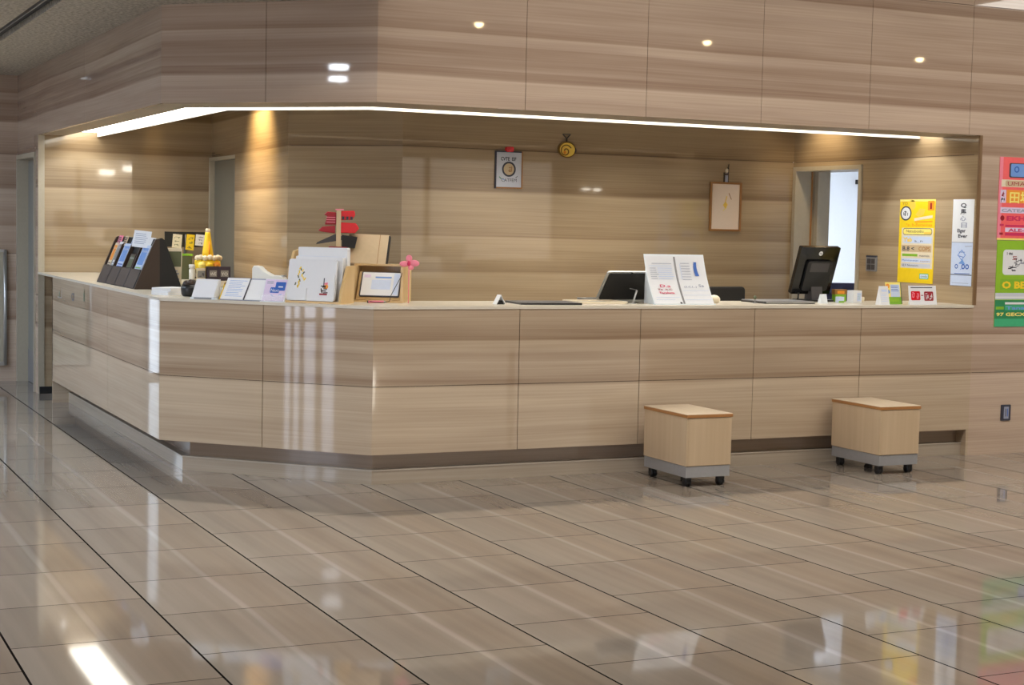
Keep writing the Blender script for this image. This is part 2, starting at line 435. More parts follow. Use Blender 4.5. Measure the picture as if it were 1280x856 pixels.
# inner side wall with the staff door
w = MB()
T = panels(w, (XR, 10.89), (XR, 10.885), 0, 2.6, [], [], 'inner')
panels(w, (XR, 10.0), (XR, YF + .053), 0, 2.6, [], [2.07], 'inner')
panels(w, (XR, 10.885), (XR, 10.0), 2.035, 2.6, [], [2.07], 'inner')
w.box(XR - .001, XR + .02, YF + .012, YF + .0525, 0, 2.199, 'inner'); w.box(XR - .004, XR + .02, YF - .002, YF + .012, WT, 2.2, 'brownedge')
struct(w.build('wall_inner_right'))
w = MB(); panels(w, (4.257, YB), (XR, YB), 0, 2.6, [], [2.072], 'inner'); struct(w.build('wall_back'))
w = MB(); panels(w, (3.61, 11.537), (4.257, YB), 0, 2.6, [], [2.072], 'inner')
panels(w, (3.70, 13.29), (3.61, 11.537), 0, 2.6, [], [], 'inner')
panels(w, (3.745, YL), (3.70, 13.29), 2.06, 2.6, [], [], 'inner')
struct(w.build('wall_column'))
w = MB(); panels(w, (XL + .052, YL), (3.745, YL), .06, 2.6, [], [], 'inner'); struct(w.build('wall_back_left'))
w = MB(); w.box(XL + .01, 3.745, YL - .012, YL, 0, .06, 'black_m'); struct(w.build('baseboard_back_left'))
# left passage wall (plane of the left counter face) with its door, and the far wall
w = MB(); panels(w, (XL, 15.36), (XL, 14.385), 2.06, 2.2, [], [], 'soffit'); panels(w, (XL, 14.34), (XL, YL - .001), 0, 2.2, [], [], 'soffit'); w.box(XL - .002, XL + .051, YL - .006, YL - .0015, 0, 2.198, 'jamb'); struct(w.build('wall_left'))
w = MB(); panels(w, (-12, 15.36), (XL, 15.36), 0, 2.78, [11.0, 12.2, 13.4], [.574, 1.172, 2.072], 'soffit'); struct(w.build('wall_far'))
w = MB()
w.box(XL - .012, XL + .14, 14.345, 14.385, 0, 2.06, 'jamb'); w.box(XL - .012, XL + .14, 15.32, 15.36, 0, 2.06, 'jamb'); w.box(XL - .012, XL + .14, 14.385, 15.32, 2.02, 2.06, 'jamb')
struct(w.build('trim_2'))
p = MB(); p.box(.95, 1.045, 15.352, 15.358, .05, 2.15, 'dayf'); o = struct(p.build('window_60'))
f = MB(); f.box(.93, .95, 15.335, 15.36, .03, 2.17, 'silver'); f.box(1.045, 1.065, 15.335, 15.36, .03, 2.17, 'silver'); f.build('window_frame', o)
d = MB(); d.box(XL + .09, XL + .13, 14.385, 15.32, .005, 2.02, 'door_grey'); d.box(XL + .087, XL + .09, 14.385, 15.32, .005, .30, 'grey')
d = struct(d.build('door_1'))
h = MB(); h.tube([(XL + .09, 14.46, 1.0), (XL + .04, 14.46, 1.0), (XL + .04, 14.58, 1.0)], .011, 'silver'); h.build('door_handle', d)
# doorway in the inner left wall
w = MB(); w.box(3.715, 3.80, 14.15, 14.19, 0, 2.06, 'jamb'); w.box(3.715, 3.80, 13.31, 14.15, 2.03, 2.06, 'jamb'); struct(w.build('trim_3'))
d = MB(); d.box(3.755, 3.79, 13.31, 14.14, .005, 2.03, 'door_dim'); d = struct(d.build('door_2'))
h = MB(); h.tube([(3.755, 14.05, 1.0), (3.72, 14.05, 1.0), (3.72, 13.94, 1.0)], .011, 'silver'); h.build('door_handle', d)
# staff door on the right: deep jamb, slid-back leaf, white room beyond
w = MB()
w.box(XR - .012, XR + .30, 10.845, 10.884, 0, 2.034, 'jamb'); w.box(XR - .012, XR + .30, 10.001, 10.035, 0, 2.034, 'jamb'); w.box(XR - .012, XR + .30, 10.035, 10.845, 2.0, 2.034, 'jamb')
w.box(XR + .14, XR + .15, 10.835, 10.845, 0, 2.0, 'edge')
struct(w.build('trim_4'))
d = MB(); d.rbox(XR + .17, XR + .29, 10.79, 10.84, .005, 2.0, .006, 'jamb', 'z')
d = struct(d.build('door_3'))
h = MB(); h.tube([(XR + .26, 10.79, 1.0), (XR + .26, 10.77, 1.0), (XR + .22, 10.77, 1.0)], .010, 'silver'); h.build('door_handle', d)
w = MB()
w.box(11.4, 11.45, 9.0, 15.0, 0, 2.6, 'room_white'); w.box(XR + .32, 11.4, 15.0, 15.05, 0, 2.6, 'room_white'); w.box(XR + .32, 11.4, 8.95, 9.0, 0, 2.6, 'room_white')
w.box(XR + .31, XR + .33, 10.89, 15.0, 0, 2.6, 'room_white'); w.box(XR + .31, XR + .33, 9.0, 10.0, 0, 2.6, 'room_white'); w.box(XR + .31, 11.45, 8.95, 15.05, 2.6, 2.64, 'room_white')
struct(w.build('wall_staff_room'))
# ceilings
w = MB()
GX0, GX1 = 1.585, 1.70
w.box(-12, GX0, 8.0, 15.4, 2.78, 2.84, 'ceil'); w.box(GX1, XL + .06, 8.0, 15.4, 2.78, 2.84, 'ceil'); w.prism([(XL + .06, 8.0), (3.247, 8.0), (3.247, YF), (XL + .06, 9.66)], 2.78, 2.84, 'ceil', 'z')
w.box(GX0, GX1, 8.0, 15.4, 2.82, 2.84, 'ceil_gap'); w.box(GX0 + .03, GX0 + .04, 8.0, 15.4, 2.785, 2.82, 'grey')
w.box(-12, 3.247, 7.95, 8.0, 2.78, 3.6, 'ceil_plain'); w.box(3.247, 3.29, 7.95, YF, 2.78, 3.6, 'ceil_plain')
struct(w.build('ceiling'))
w = MB(); w.box(-12, 18, -10, YF + .06, 3.56, 3.62, 'ceil_plain'); struct(w.build('ceiling_hall'))
w = MB(); w.prism([(XL + .5, YL + .05), (XL + .5, 9.9), (3.47, 9.0), (XR + .02, 9.0), (XR + .02, YB + .05), (4.2, YB + .05), (3.9, YL + .05)], 2.6, 2.64, 'ceil_plain', 'z'); struct(w.build('ceiling_inner'))
# far sides of the hall: a glazed left side, a rear wall with added fill panes
w = MB()
w.box(-12.2, -12, -10, 16, 2.6, 3.6, 'ceil_plain'); w.box(-12.2, -12, 4.50, 16, 0, 2.6, 'ceil_plain'); w.box(-12.2, -12, -10, -6.4, 0, 2.6, 'ceil_plain')
struct(w.build('wall_hall_left'))
edges = [(4.48, 4.37), (4.335, 4.23), (4.17, 3.975), (3.87, 3.66), (2.75, 1.9), (1.8, .8), (.7, -.6), (-.7, -2.0), (-2.1, -3.4), (-3.5, -4.8), (-4.9, -6.2)]
for i, (a, b) in enumerate(edges):
    p = MB(); p.box(-12.1, -12.08, b, a, .03, 2.55, 'day'); o = struct(p.build('window_%d' % (i + 1)))
    f = MB()
    f.box(-12.14, -12, a, a + .035, 0, 2.6, 'grey'); f.box(-12.14, -12, b - .035, b, 0, 2.6, 'grey'); f.box(-12.14, -12, b, a, 0, .03, 'grey'); f.box(-12.14, -12, b, a, 2.55, 2.6, 'grey')
    f.build('window_frame', o)
w = MB(); w.box(-12, 18, -10.2, -10, 0, .8, 'ceil_plain'); w.box(-12, 18, -10.2, -10, 2.9, 3.6, 'ceil_plain')
w.box(-12, -8, -10.2, -10, .8, 2.9, 'ceil_plain'); w.box(16, 18, -10.2, -10, .8, 2.9, 'ceil_plain'); struct(w.build('wall_hall_rear'))
for i in range(8):
    a = -8 + 3 * i
    p = MB(); p.box(a + .05, a + 2.95, -10.12, -10.1, .8, 2.9, 'rear_fill'); o = struct(p.build('window_%d' % (20 + i)))  # unseen glowing pane, added as soft frontal fill light
    f = MB(); f.box(a, a + .05, -10.2, -9.98, .8, 2.9, 'grey'); f.box(a + 2.95, a + 3, -10.2, -9.98, .8, 2.9, 'grey'); f.build('window_frame', o)
w = MB(); w.box(18, 18.2, -10, 9, 0, 3.6, 'ceil_plain'); struct(w.build('wall_hall_right'))
# small bright panes whose mirror images show in the polished walls
for i, (x0, x1, y, z0, z1) in enumerate([(7.46, 7.80, -9.95, 2.50, 2.62), (8.0, 8.34, -9.95, 2.60, 2.73), (16.66, 16.86, -9.95, 2.35, 2.375), (16.95, 17.12, -9.95, 2.34, 2.37), (9.7, 10.25, -9.95, 1.1, 1.8)]):
    p = MB(); p.rbox(x0, x1, y - .02, y, z0, z1, .01, 'dayd', 'y'); struct(p.build('window_%d' % (40 + i)))

# ================================================================== LIGHTS
cl = thing('cove_light', 'long recessed luminous strip glowing under the overhanging upper wall', 'light', (XL, YF, 2.4))
t = math.tan(R(22.5))
a, b = inset_line(.223, .363, .393, YL - .02, XR - .008), inset_line(.487, .572, .627, YL - .02, XR - .008)
for i in range(3):
    p = MB(); q = [a[i], a[i + 1], b[i + 1], b[i]]
    p.prism([(x - XL, y - YF) for x, y in q], -.162, -.152, 'strip', 'z'); p.build('diffuser', cl)
def lamp(name, kind, loc, energy, col, rot=(0, 0, 0), **kw):
    l = bpy.data.lights.new(name, kind); l.energy = energy; l.color = col
    for k, v in kw.items(): setattr(l, k, v)
    o = bpy.data.objects.new(name, l); o.location = loc; o.rotation_euler = rot; C.objects.link(o); return o
def downlight(x, y, z, label, energy, col, spot=R(80), tilt=(0, 0, 0), group=None):
    th = thing('ceiling_downlight', label, 'light', (x, y, z), 0, group)
    r = MB(); r.lathe([(.07, -.006), (.075, 0), (.07, .004), (.05, .004)], 'white_pl'); r.build('trim_ring', th)
    e = MB(); e.ball((0, 0, -.012 if z > 3 else .012), (.046, .046, .040 if z > 3 else .012), 'lamp', 16); e.build('bulb', th)
    lamp('spot', 'SPOT', (x, y, z - .03), energy, col, tilt, spot_size=spot, spot_blend=.9, shadow_soft_size=.05)
for i, x in enumerate((1.3, 4.0, 6.72, 9.42, 12.3, 15.0)):
    downlight(x, 2.30, 3.556, 'round ceiling downlight of the hall mirrored in the polished upper wall', 150, (1, .86, .68), R(110), group='hall downlights')
downlight(3.17, 12.36, 2.596, 'warm downlight washing the column behind the counter', 120, (1, .72, .34), R(92), tilt=(0, R(-46), 0))
downlight(7.36, 10.42, 2.596, 'warm downlight above the staff door', 26, (1, .78, .48), R(110), tilt=(0, R(-18), 0))
lamp('cove_spot', 'SPOT', (6.95, 9.22, 2.225), 22, (.93, .98, 1), (0, R(-50), 0), spot_size=R(66), spot_blend=.35, shadow_soft_size=.03)
lamp('cove_spot', 'SPOT', (2.60, 13.40, 2.225), 20, (.93, .98, 1), (R(48), 0, 0), spot_size=R(66), spot_blend=.35, shadow_soft_size=.03)
for x in (4.9, 6.0):
    downlight(x, 10.0, 2.596, 'neutral downlight over the staff side of the counter', 100, (1, .95, .88), R(120), group='downlights over the staff side')
downlight(3.05, 12.6, 2.596, 'neutral downlight over the deep left worktop', 60, (1, .92, .80), R(120))
p = MB(); p.rbox(8.2, 9.6, 12.9, 14.6, 2.57, 2.598, .05, 'roomlamp', 'z'); tag(p.build('unseen_panel_light'), 'white ceiling panel lamp in the room beyond the staff door', 'light')
# fill light panels added in the unseen ceiling to brighten the hall
def fill_panel(x, y, z, w_, d_, mat_, label, group):
    th = thing('unseen_panel_light', label, 'light', (x, y, z), 0, group)
    q = MB(); q.box(-w_ / 2, w_ / 2, -d_ / 2, d_ / 2, -.012, -.004, mat_); q.build('diffuser', th)
    q = MB()
    for a, b, c, e in ((-w_ / 2 - .03, w_ / 2 + .03, -d_ / 2 - .03, -d_ / 2), (-w_ / 2 - .03, w_ / 2 + .03, d_ / 2, d_ / 2 + .03), (-w_ / 2 - .03, -w_ / 2, -d_ / 2, d_ / 2), (w_ / 2, w_ / 2 + .03, -d_ / 2, d_ / 2)): q.box(a, b, c, e, -.02, 0, 'alu')
    q.build('frame', th)
for x in (.8, 4.2, 7.6, 11.0, 14.4): fill_panel(x, 6.5, 3.558, 2.4, .9, 'panel', 'long fill light panel added to the hall ceiling, unseen overhead', 'added hall fill panels')
for x, y in ((-1.2, 10.2), (-1.2, 13.2), (-5.5, 11.6)): fill_panel(x, y, 2.778, 1.2, 1.2, 'panelc', 'square fill light panel added to the low ceiling left of the counter, unseen', 'added low fill panels')  # unseen cool panels added to lighten the left counter faces and low ceiling
# two strip lamps in the hall
for (x, y, z) in ((-9.95, 4.39, 3.5), (-8.3, 4.95, 3.5)):
    p = MB(); p.rbox(x - .10, x + .10, y - .10, y + .10, 3.50, 3.558, .01, 'stripl', 'z'); tag(p.build('strip_lamp'), 'short strip lamp on the hall ceiling', 'light', 'hall strip lamps')

# ================================================================== COUNTER
ct = thing('reception_counter', 'long angled reception counter clad in polished pale striped veneer', 'counter', (XL, YF, 0))
Ti = Matrix.Translation((-XL, -YF, 0))
def cpanel(A, B, z0, z1, zj=(.574,)):
    mb = MB(); panels(mb, (A[0] - XL, A[1] - YF), (B[0] - XL, B[1] - YF), z0, z1, [], list(zj), 'counter'); mb.build('front_panel', ct)
def lerp(A, B, t): return (A[0] + (B[0] - A[0]) * t, A[1] + (B[1] - A[1]) * t)
def crow(A, B, js):
    L = math.hypot(B[0] - A[0], B[1] - A[1]); s = [0] + js + [L]
    for i in range(len(s) - 1):
        cpanel(lerp(A, B, (s[i] + (.0022 if i else 0)) / L), lerp(A, B, (s[i + 1] - (.0022 if i < len(s) - 2 else 0)) / L), .18, 1.022)
crow((XL, 13.5), P0, [2.23]); crow(P0, P1, [.70]); crow(P1, (XR, YF), [.928, 1.757, 2.597, 3.437])
def cband(o0, o1, z0, z1, m, name, ends=(13.48, XR - .001), left=0.0):
    mb = MB()
    def path(o): return [(XL + o + left, ends[0]), (XL + o + left, 9.714 + o * S2 - o - left), (3.247 + o * t, YF + o), (ends[1], YF + o)]
    a, b = path(o0), path(o1)
    for i in range(3): mb.prism([(x - XL, y - YF) for x, y in (a[i], a[i + 1], b[i + 1], b[i])], z0, z1, m, 'z')
    return mb.build(name, ct)
cband(.10, .13, .0, .18, 'plinth', 'kick_panel', left=.08)
cband(.05, .13, .0, .078, 'plinth_low', 'plinth', left=.08)
cband(.046, .10, .078, .086, 'plinth_lip', 'plinth_lip', left=.08)
cband(.024, .5, .18, .20, 'joint', 'bottom_board')
e = MB(); e.box(XR - .02 - XL, XR - XL, 0.0, .17, 0, .18, 'counter'); e.build('end_panel', ct)
e = MB(); e.box(0, .30, 13.48 - YF, 13.50 - YF, 0, 1.022, 'counter'); e.build('end_panel', ct)
# inner back of the counter
e = cband(.55, .57, .0, 1.018, 'plinth', 'staff_side_panel')
# worktop
o0, dp = -.006, .60
def path(o): return [(XL + o, 14.19), (XL + o, 9.714 + o * t), (3.247 + o * t, YF + o), (XR - .002, YF + o)]
a, b = path(o0), path(dp)
mb = MB()
for i in range(3): mb.prism([a[i], a[i + 1], b[i + 1], b[i]], 1.022, WT, 'top', 'z')
mb.prism([(XL + dp, 14.19), (XL + dp, 10.30), (XL + dp + .5, 10.30), (3.58, 10.8), (3.58, 13.2), (3.60, 14.19)], 1.0225, WT - .0005, 'top', 'z')
tag(mb.build('worktop'), 'continuous thin cream worktop running along the whole reception counter', 'worktop')
# three faint marks on the left counter face
for (y, z, k, lb) in ((13.16, .90, 0, 'faint grey corner mark on left counter face, nearest the far end'), (12.59, .905, 1, 'small dark square plate, middle of the three marks on left counter face'), (12.13, .935, 2, 'small greyish bottle-shaped sticker on left counter face, nearest the viewer')):
    q = MB()
    if k == 0: q.rect(-.09, .09, -.03, -.022, 'grey'); q.rect(.08, .09, -.03, .05, 'grey'); q.rect(-.03, .02, -.02, .02, 'olive')
    elif k == 1: q.ring((0, 0), .05, .034, 'ink', sy=.6); q.rect(.045, .056, -.03, .035, 'ink')
    else: q.rect(-.03, .03, -.04, .02, 'olive'); q.rect(-.01, .01, .02, .05, 'olive')
    put(tag(q.build('counter_sticker'), lb, 'sticker'), (XL, y, z), -90)
# staff desk behind the front counter (lower)
dk = thing('staff_desk', 'low cream staff desk hidden behind the front counter', 'desk', (5.6, 9.78, 0))
q = MB(); q.box(-1.3, 1.75, -.40, .32, .70, .73, 'top'); q.build('desk_top', dk, .004)
for x in (-1.25, 1.68):
    for y in (-.36, .26): q = MB(); q.box(x, x + .05, y, y + .05, 0, .70, 'silver'); q.build('leg', dk)

# ================================================================== LEFT COUNTER THINGS
rk = thing('brochure_rack', 'brown slotted A-shaped brochure rack leaning on the left worktop', 'brochure rack', (2.34, 11.49, WT), -90)
prof = [(0, 0), (.125, .30), (.145, .335), (.185, .345), (.20, .33), (.32, 0)]
for x in (-.64, .62):
    q = MB(); q.prism([(0, 0), (.125, .30), (.145, .335), (.170, .342), (.172, 0)], x, x + .02, 'brown', 'x'); q.build('side_panel', rk)
    q = MB(); q.prism([(.172, 0), (.170, .342), (.185, .345), (.205, .33), (.325, 0)], x, x + .02, 'black_m', 'x'); part(q.build('side_panel', rk), 'black rear half of the rack side')
q = MB(); q.prism([(.04, .004), (.165, .335), (.185, .338), (.30, .004)], -.62, .62, 'black_m', 'x'); q.build('back_board', rk)
for x in (-.33, -.02, .29):
    q = MB(); q.prism([(.005, .01), (.12, .285), (.15, .30), (.05, .01)], x, x + .02, 'brown', 'x'); q.build('divider', rk)
for x in (-.62, -.31, 0.0, .31):
    q = MB(); q.prism([(.0, .006), (.052, .13), (.062, .126), (.012, .004)], x, x + .29, 'lip', 'x'); q.build('pocket_front', rk)
q = MB(); q.box(-.62, .62, 0.0, .30, 0, .006, 'black_m'); q.build('base_board', rk)
TL = lambda x, z, dy=0: TR((x, .0145 + dy + z * .405, z), rx=-22)
def leaflet(nm, lb, w, h, cols, loc, rz, T, pic=True, group=None, cat='leaflet', th=.003):
    q = MB(); q.box(-w / 2, w / 2, 0, th, 0, h, cols[0], T)
    if pic:
        q.rect(-w * .40, w * .40, h * .45, h * .92, cols[1], T); q.text(cols[3] if len(cols) > 3 else 'Guide', -w * .36, h * .80, h * .10, 'white', T, e=.0012, w=w * .7)
        q.lines(-w * .40, w * .40, h * .06, h * .40, 5, cols[2], T)
    return put(tag(q.build(nm), lb, cat, group), loc, rz)
RK = (2.34, 11.49, WT)
leaflet('brochure', 'pale orange brochure in the farthest slot of the brown rack', .11, .25, ('cream', 'orange', 'brown'), RK, -90, TL(-.54, .06))
leaflet('brochure', 'grey-white brochure second from the far end of the brown rack', .11, .26, ('white', 'grey', 'inkl'), RK, -90, TL(-.40, .06))
leaflet('brochure', 'light blue brochure with dark swirl in a middle rack slot', .20, .25, ('pblue', 'lblue', 'blue'), RK, -90, TL(-.165, .06))
leaflet('brochure', 'light blue and green brochure in the rack slot nearest the viewer', .21, .26, ('pblue', 'lblue', 'green'), RK, -90, TL(.44, .05))
leaflet('brochure', 'small brown brochure standing low in the third slot of the rack', .16, .19, ('brown', 'olive', 'inkl'), RK, -90, TL(.14, .05))
leaflet('brochure', 'thin white leaflet peeking beside the blue and green brochure', .05, .26, ('white', 'pblue', 'inkl'), RK, -90, TL(.585, .05))
for x, w_, cc in ((-.5, .13, 'pink'), (-.30, .10, 'card'), (-.02, .14, 'pblue')):
    q = MB(); q.box(-w_ / 2, w_ / 2, 0, .004, 0, .075, cc, TR((x, .128, .275), rx=-20)); q.lines(-w_ * .4, w_ * .4, .01, .065, 4, 'ink', TR((x, .128, .275), rx=-20))
    put(tag(q.build('leaflet_card'), {'pink': 'small pinkish card at the top far end of the brown rack', 'card': 'small tan card at the top of the brown rack, beside the pinkish one', 'pblue': 'small pale blue card at the top of the brown rack beside the white notice'}[cc], 'card'), RK, -90)
q = MB(); Tn = TR((.42, .10, .275), rx=-12, ry=4, rz=42)
q.box(-.085, .055, 0, .003, 0, .115, 'white', Tn); q.box(.04, .10, -.002, .001, -.015, .075, 'white', Tn); q.lines(-.07, .04, .02, .10, 6, 'inkl', Tn, .3)
put(tag(q.build('paper_notice'), 'white handwritten paper notice clipped over the top of the brown rack', 'notice'), RK, -90)
q = MB(); Tq = TR((.56, .285, .02), rx=19, rz=80); q.box(-.05, .05, 0, .004, 0, .27, 'cream', Tq); q.rect(-.045, .045, .14, .25, 'olive', Tq); q.lines(-.04, .04, .02, .12, 5, 'inkl', Tq)
put(tag(q.build('brochure'), 'slim olive and white leaflet stuck at the black end of the rack', 'leaflet'), RK, -90)
# small rack behind with hanging leaflets
lr = thing('leaflet_rack', 'small black rack of hanging leaflets behind the brown brochure rack', 'leaflet rack', (3.21, 12.98, WT), 0)
q = MB(); q.rbox(-.10, .10, -.07, .07, 0, .012, .01, 'black', 'z'); q.build('base', lr)
q = MB(); q.tube([(0, 0, .01), (0, 0, .36)], .012, 'dkgrey'); q.build('post', lr)
q = MB(); q.box(-.17, .17, -.012, .0, .352, .372, 'black'); q.box(-.17, .17, -.010, -.004, .25, .355, 'black'); q.build('board', lr)
for x, w_, h_, c1, c2, lb in ((-.075, .075, .11, 'cream', 'olive', 'cream leaflet on the small black rack, left of the yellow one'), (.03, .065, .125, 'yellow', 'ink', 'yellow leaflet hanging on the small black rack'), (.115, .08, .09, 'white', 'ink', 'white leaflet with black lettering on the small black rack, right end')):
    q = MB(); Tq = TR((x, -.016, .352 - h_), ry=5); q.box(-w_ / 2, w_ / 2, 0, .003, 0, h_, c1, Tq)
    for i in range(3): q.glyph(-w_ * .3, h_ * (.12 + .28 * i), w_ * .6, h_ * .2, c2, Tq, 5)
    put(tag(q.build('leaflet'), lb, 'leaflet'), (3.21, 12.98, WT))
# green box, bottle, cartons, yellow ornament
bx = thing('storage_box', 'olive green storage box behind the black end of the brown rack', 'box', (3.10, 12.78, WT))
q = MB(); q.rbox(-.10, .10, -.07, .07, 0, .185, .008, 'olive', 'z'); q.build('body', bx, .003)
q = MB(); q.rbox(-.106, .106, -.076, .076, .185, .20, .008, 'green', 'z'); part(q.build('lid', bx), 'lighter green lid')
bt = thing('bottle', 'small white bottle standing beside the olive green box', 'bottle', (3.145, 12.50, WT))
q = MB(); q.lathe([(.021, 0), (.023, .006), (.023, .085), (.014, .095)], 'white_pl'); q.build('body', bt)
q = MB(); q.lathe([(.024, .095), (.024, .122), (.022, .124)], 'white'); q.build('cap', bt)
q = MB(); q.box(-.031, .031, -.02, .02, 0, .095, 'cream'); q.box(-.031, .031, -.0206, -.02, .02, .075, 'grey'); q.glyph(-.02, .03, .04, .035, 'ink', TR((0, -.0206, 0)), 5)
put(tag(q.build('carton', None, .002), 'small beige carton between the white bottle and the dark purple packets', 'box'), (3.215, 12.50, WT))
for i, (x, lb) in enumerate(((3.30, 'dark purple packet with white print, left one under the yellow ornament'), (3.395, 'dark purple packet with white print, right one under the yellow ornament'))):
    q = MB(); q.box(-.046, .046, -.025, .025, 0, .11, 'purple'); Tq = TR((0, -.025, 0)); q.rect(-.03, .03, .03, .08, 'grey', Tq); q.text(('WE', 'YO')[i], -.026, .04, .035, 'white', Tq, e=.0012, w=.05)
    put(tag(q.build('packet', None, .003), lb, 'packet'), (x, 12.48, WT), (4, -5)[i])
yo = thing('yellow_ornament', 'bright yellow ornament with a tall pointed spire and round pale rim', 'ornament', (3.31, 12.66, WT))
q = MB(); q.lathe([(.07, 0), (.075, .05), (.105, .10), (.10, .15), (.055, .18)], 'yellow', 18); q.build('body', yo)
q = MB(); q.lathe([(.050, .165), (.042, .22), (.022, .36), (.020, .375)], 'yellow', 14); q.build('spire', yo)
q = MB(); q.lathe([(.020, .372), (.019, .40), (.012, .404)], 'cream', 12); part(q.build('tip', yo), 'cream tip of the spire')
for i in range(7):
    a_ = R(200 + i * 22); q = MB(); q.ball((.095 * math.cos(a_), .095 * math.sin(a_), .172 + .006 * (i % 2)), (.024, .022, .022), 'cream', 10); part(q.build('petal', yo), 'cream ruffle on the rim')
for i, a_ in enumerate((-60, -95, -130)):
    q = MB(); q.ball((.095 * math.cos(R(a_)), .095 * math.sin(R(a_)), .115), (.034, .03, .032), ('orange', 'yellow', 'ylight')[i], 10); q.build('bud', yo)
q = MB(); q.tube([(0, -.05, .20), (.0, -.046, .30)], .006, 'orange'); part(q.build('ribbon', yo), 'orange ribbon on the spire')
# booklets, pot
for i in range(2):
    q = MB(); q.box(-.075, .075, -.10, .10, 0, .022, 'white'); q.box(-.0755, .0755, -.1005, .1005, .009, .010, 'cream')
    put(tag(q.build('booklet', None, .002), ('white booklet, lower one of the two stacked at the counter corner', 'white booklet, upper one of the two stacked at the counter corner')[i], 'booklet'), (2.42, 10.13, WT + .0225 * i), -60 + 7 * i)
pt = thing('pot', 'dark brown lidded pot beside the stacked white booklets', 'pot', (2.475, 9.885, WT))
q = MB(); q.lathe([(.042, 0), (.052, .012), (.056, .05), (.05, .072), (.046, .072), (.05, .05), (.04, .015)], 'black', 18); q.build('bowl', pt)
q = MB()
for (x, y, z, r) in ((-.02, 0, .075, .026), (.022, .01, .08, .025), (.0, -.02, .085, .022), (.03, -.02, .074, .02)): q.ball((x, y, z), r, 'brown', 10)
part(q.build('cone', pt), 'brown nut-like filling')

# ================================================================== SLANTED COUNTER THINGS
def at(s_, inn, z=WT): x, y = chamf(s_, inn); return (x, y, z)
# acrylic stand with folded papers
sd = thing('paper_stand', 'low clear stand holding a block of white papers, leftmost on slanted counter', 'stand', at(.29, .035), CH)
q = MB(); q.box(-.085, .085, -.03, .0, 0, .012, 'acrylic'); q.box(-.085, .085, .055, .06, 0, .07, 'acrylic'); q.box(-.085, .085, -.03, .06, 0, .003, 'acrylic'); q.build('tray', sd)
q = MB(); q.box(-.06, .06, -.0305, -.03, .002, .010, 'grey'); q.build('label_strip', sd)
q = MB(); q.prism([(-.026, .013), (.035, .118), (.06, .118), (.053, .013)], -.078, .07, 'white', 'x'); tag(q.build('paper_block'), 'block of white papers in the low clear stand on slanted counter', 'papers'); put(bpy.data.objects['paper_block'], at(.29, .035), CH)
q = MB(); Tq = TR((0, 0, 0), rx=-36, ry=0); q.box(-.034, .034, 0, .008, .004, .125, 'yellow', Tq); q.rect(-.034, .034, .11, .125, 'frame', Tq); q.rect(-.034, -.026, .004, .125, 'gold', Tq)
put(tag(q.build('booklet'), 'yellow booklet leaning between white papers and open binder', 'booklet'), at(.405, .05), CH)
bi = thing('open_binder', 'open ring binder with two lined white pages leaning on slanted counter', 'binder', at(.535, .03), CH)
q = MB(); Tb = TR((0, 0, .004), rx=-38); q.box(-.145, .15, .003, .008, 0, .162, 'inkl', Tb); q.build('cover', bi)
q = MB(); q.box(-.143, .012, 0, .003, .004, .158, 'white', Tb); q.lines(-.12, .0, .02, .145, 10, 'lblue', Tb, .18); q.build('page', bi)
q = MB(); q.box(.018, .148, 0, .003, .004, .150, 'white', Tb); q.build('page', bi)
q = MB(); q.tube([(.015, -.002, .002), (.015, -.002, .156)], .004, 'ink', T=Tb); q.build('spine', bi)
q = MB(); q.prism([(.03, .0), (.085, .085), (.093, .083), (.12, 0)], -.08, .08, 'acrylic', 'x'); q.build('easel', bi)
sd = thing('leaflet_stand', 'clear acrylic stand with a blue logo leaflet on slanted counter', 'stand', at(.742, .03), CH)
q = MB(); Tb = TR((0, 0, .002), rx=-24); q.box(-.075, .075, .004, .007, 0, .145, 'acrylic', Tb); q.box(-.075, .075, -.012, -.009, 0, .04, 'glass', Tb); q.build('back_plate', sd)
q = MB(); q.box(-.075, .075, -.015, .06, 0, .003, 'acrylic'); q.build('foot', sd)
q = MB(); q.box(-.07, .07, 0, .003, .004, .14, 'lavender', Tb); q.rbox(.0, .066, -.0007, 0, .07, .125, .006, 'blue', 'y', Tb); q.rbox(-.03, .03, -.0011, 0, .055, .09, .006, 'blue', 'y', Tb); q.text('Next', -.026, .062, .028, 'white', Tb, e=.0015, w=.052)
q.rect(.02, .05, .09, .098, 'white', Tb, .0013); q.lines(-.06, -.01, .11, .13, 2, 'inkl', Tb); q.stroke(-.02, .045, .0, .03, .004, 'lblue', Tb); q.stroke(.03, .04, .05, .05, .004, 'lblue', Tb)
put(tag(q.build('leaflet'), 'pale leaflet with blue logo blocks in the acrylic stand', 'leaflet'), at(.742, .03), CH)
# tape dispenser
td = thing('tape_dispenser', 'greenish white curved tape dispenser behind the binder pages', 'tape dispenser', at(.49, .45), CH)
q = MB(); q.prism([(-.10, 0), (-.10, .18), (-.09, .198), (-.055, .194), (-.02, .165), (.03, .142), (.09, .140), (.115, .128), (.115, 0)], -.03, .03, 'white_pl', 'y'); q.build('body', td, .006)
q = MB(); q.lathe([(.03, -.012), (.03, .012)], 'ylight', 18, TR((-.058, 0, .155), rx=90)); q.build('tape_roll', td)
q = MB(); q.box(.095, .112, -.02, .02, .136, .144, 'silver'); q.build('cutter', td)
td.scale = (1, 1, 1)
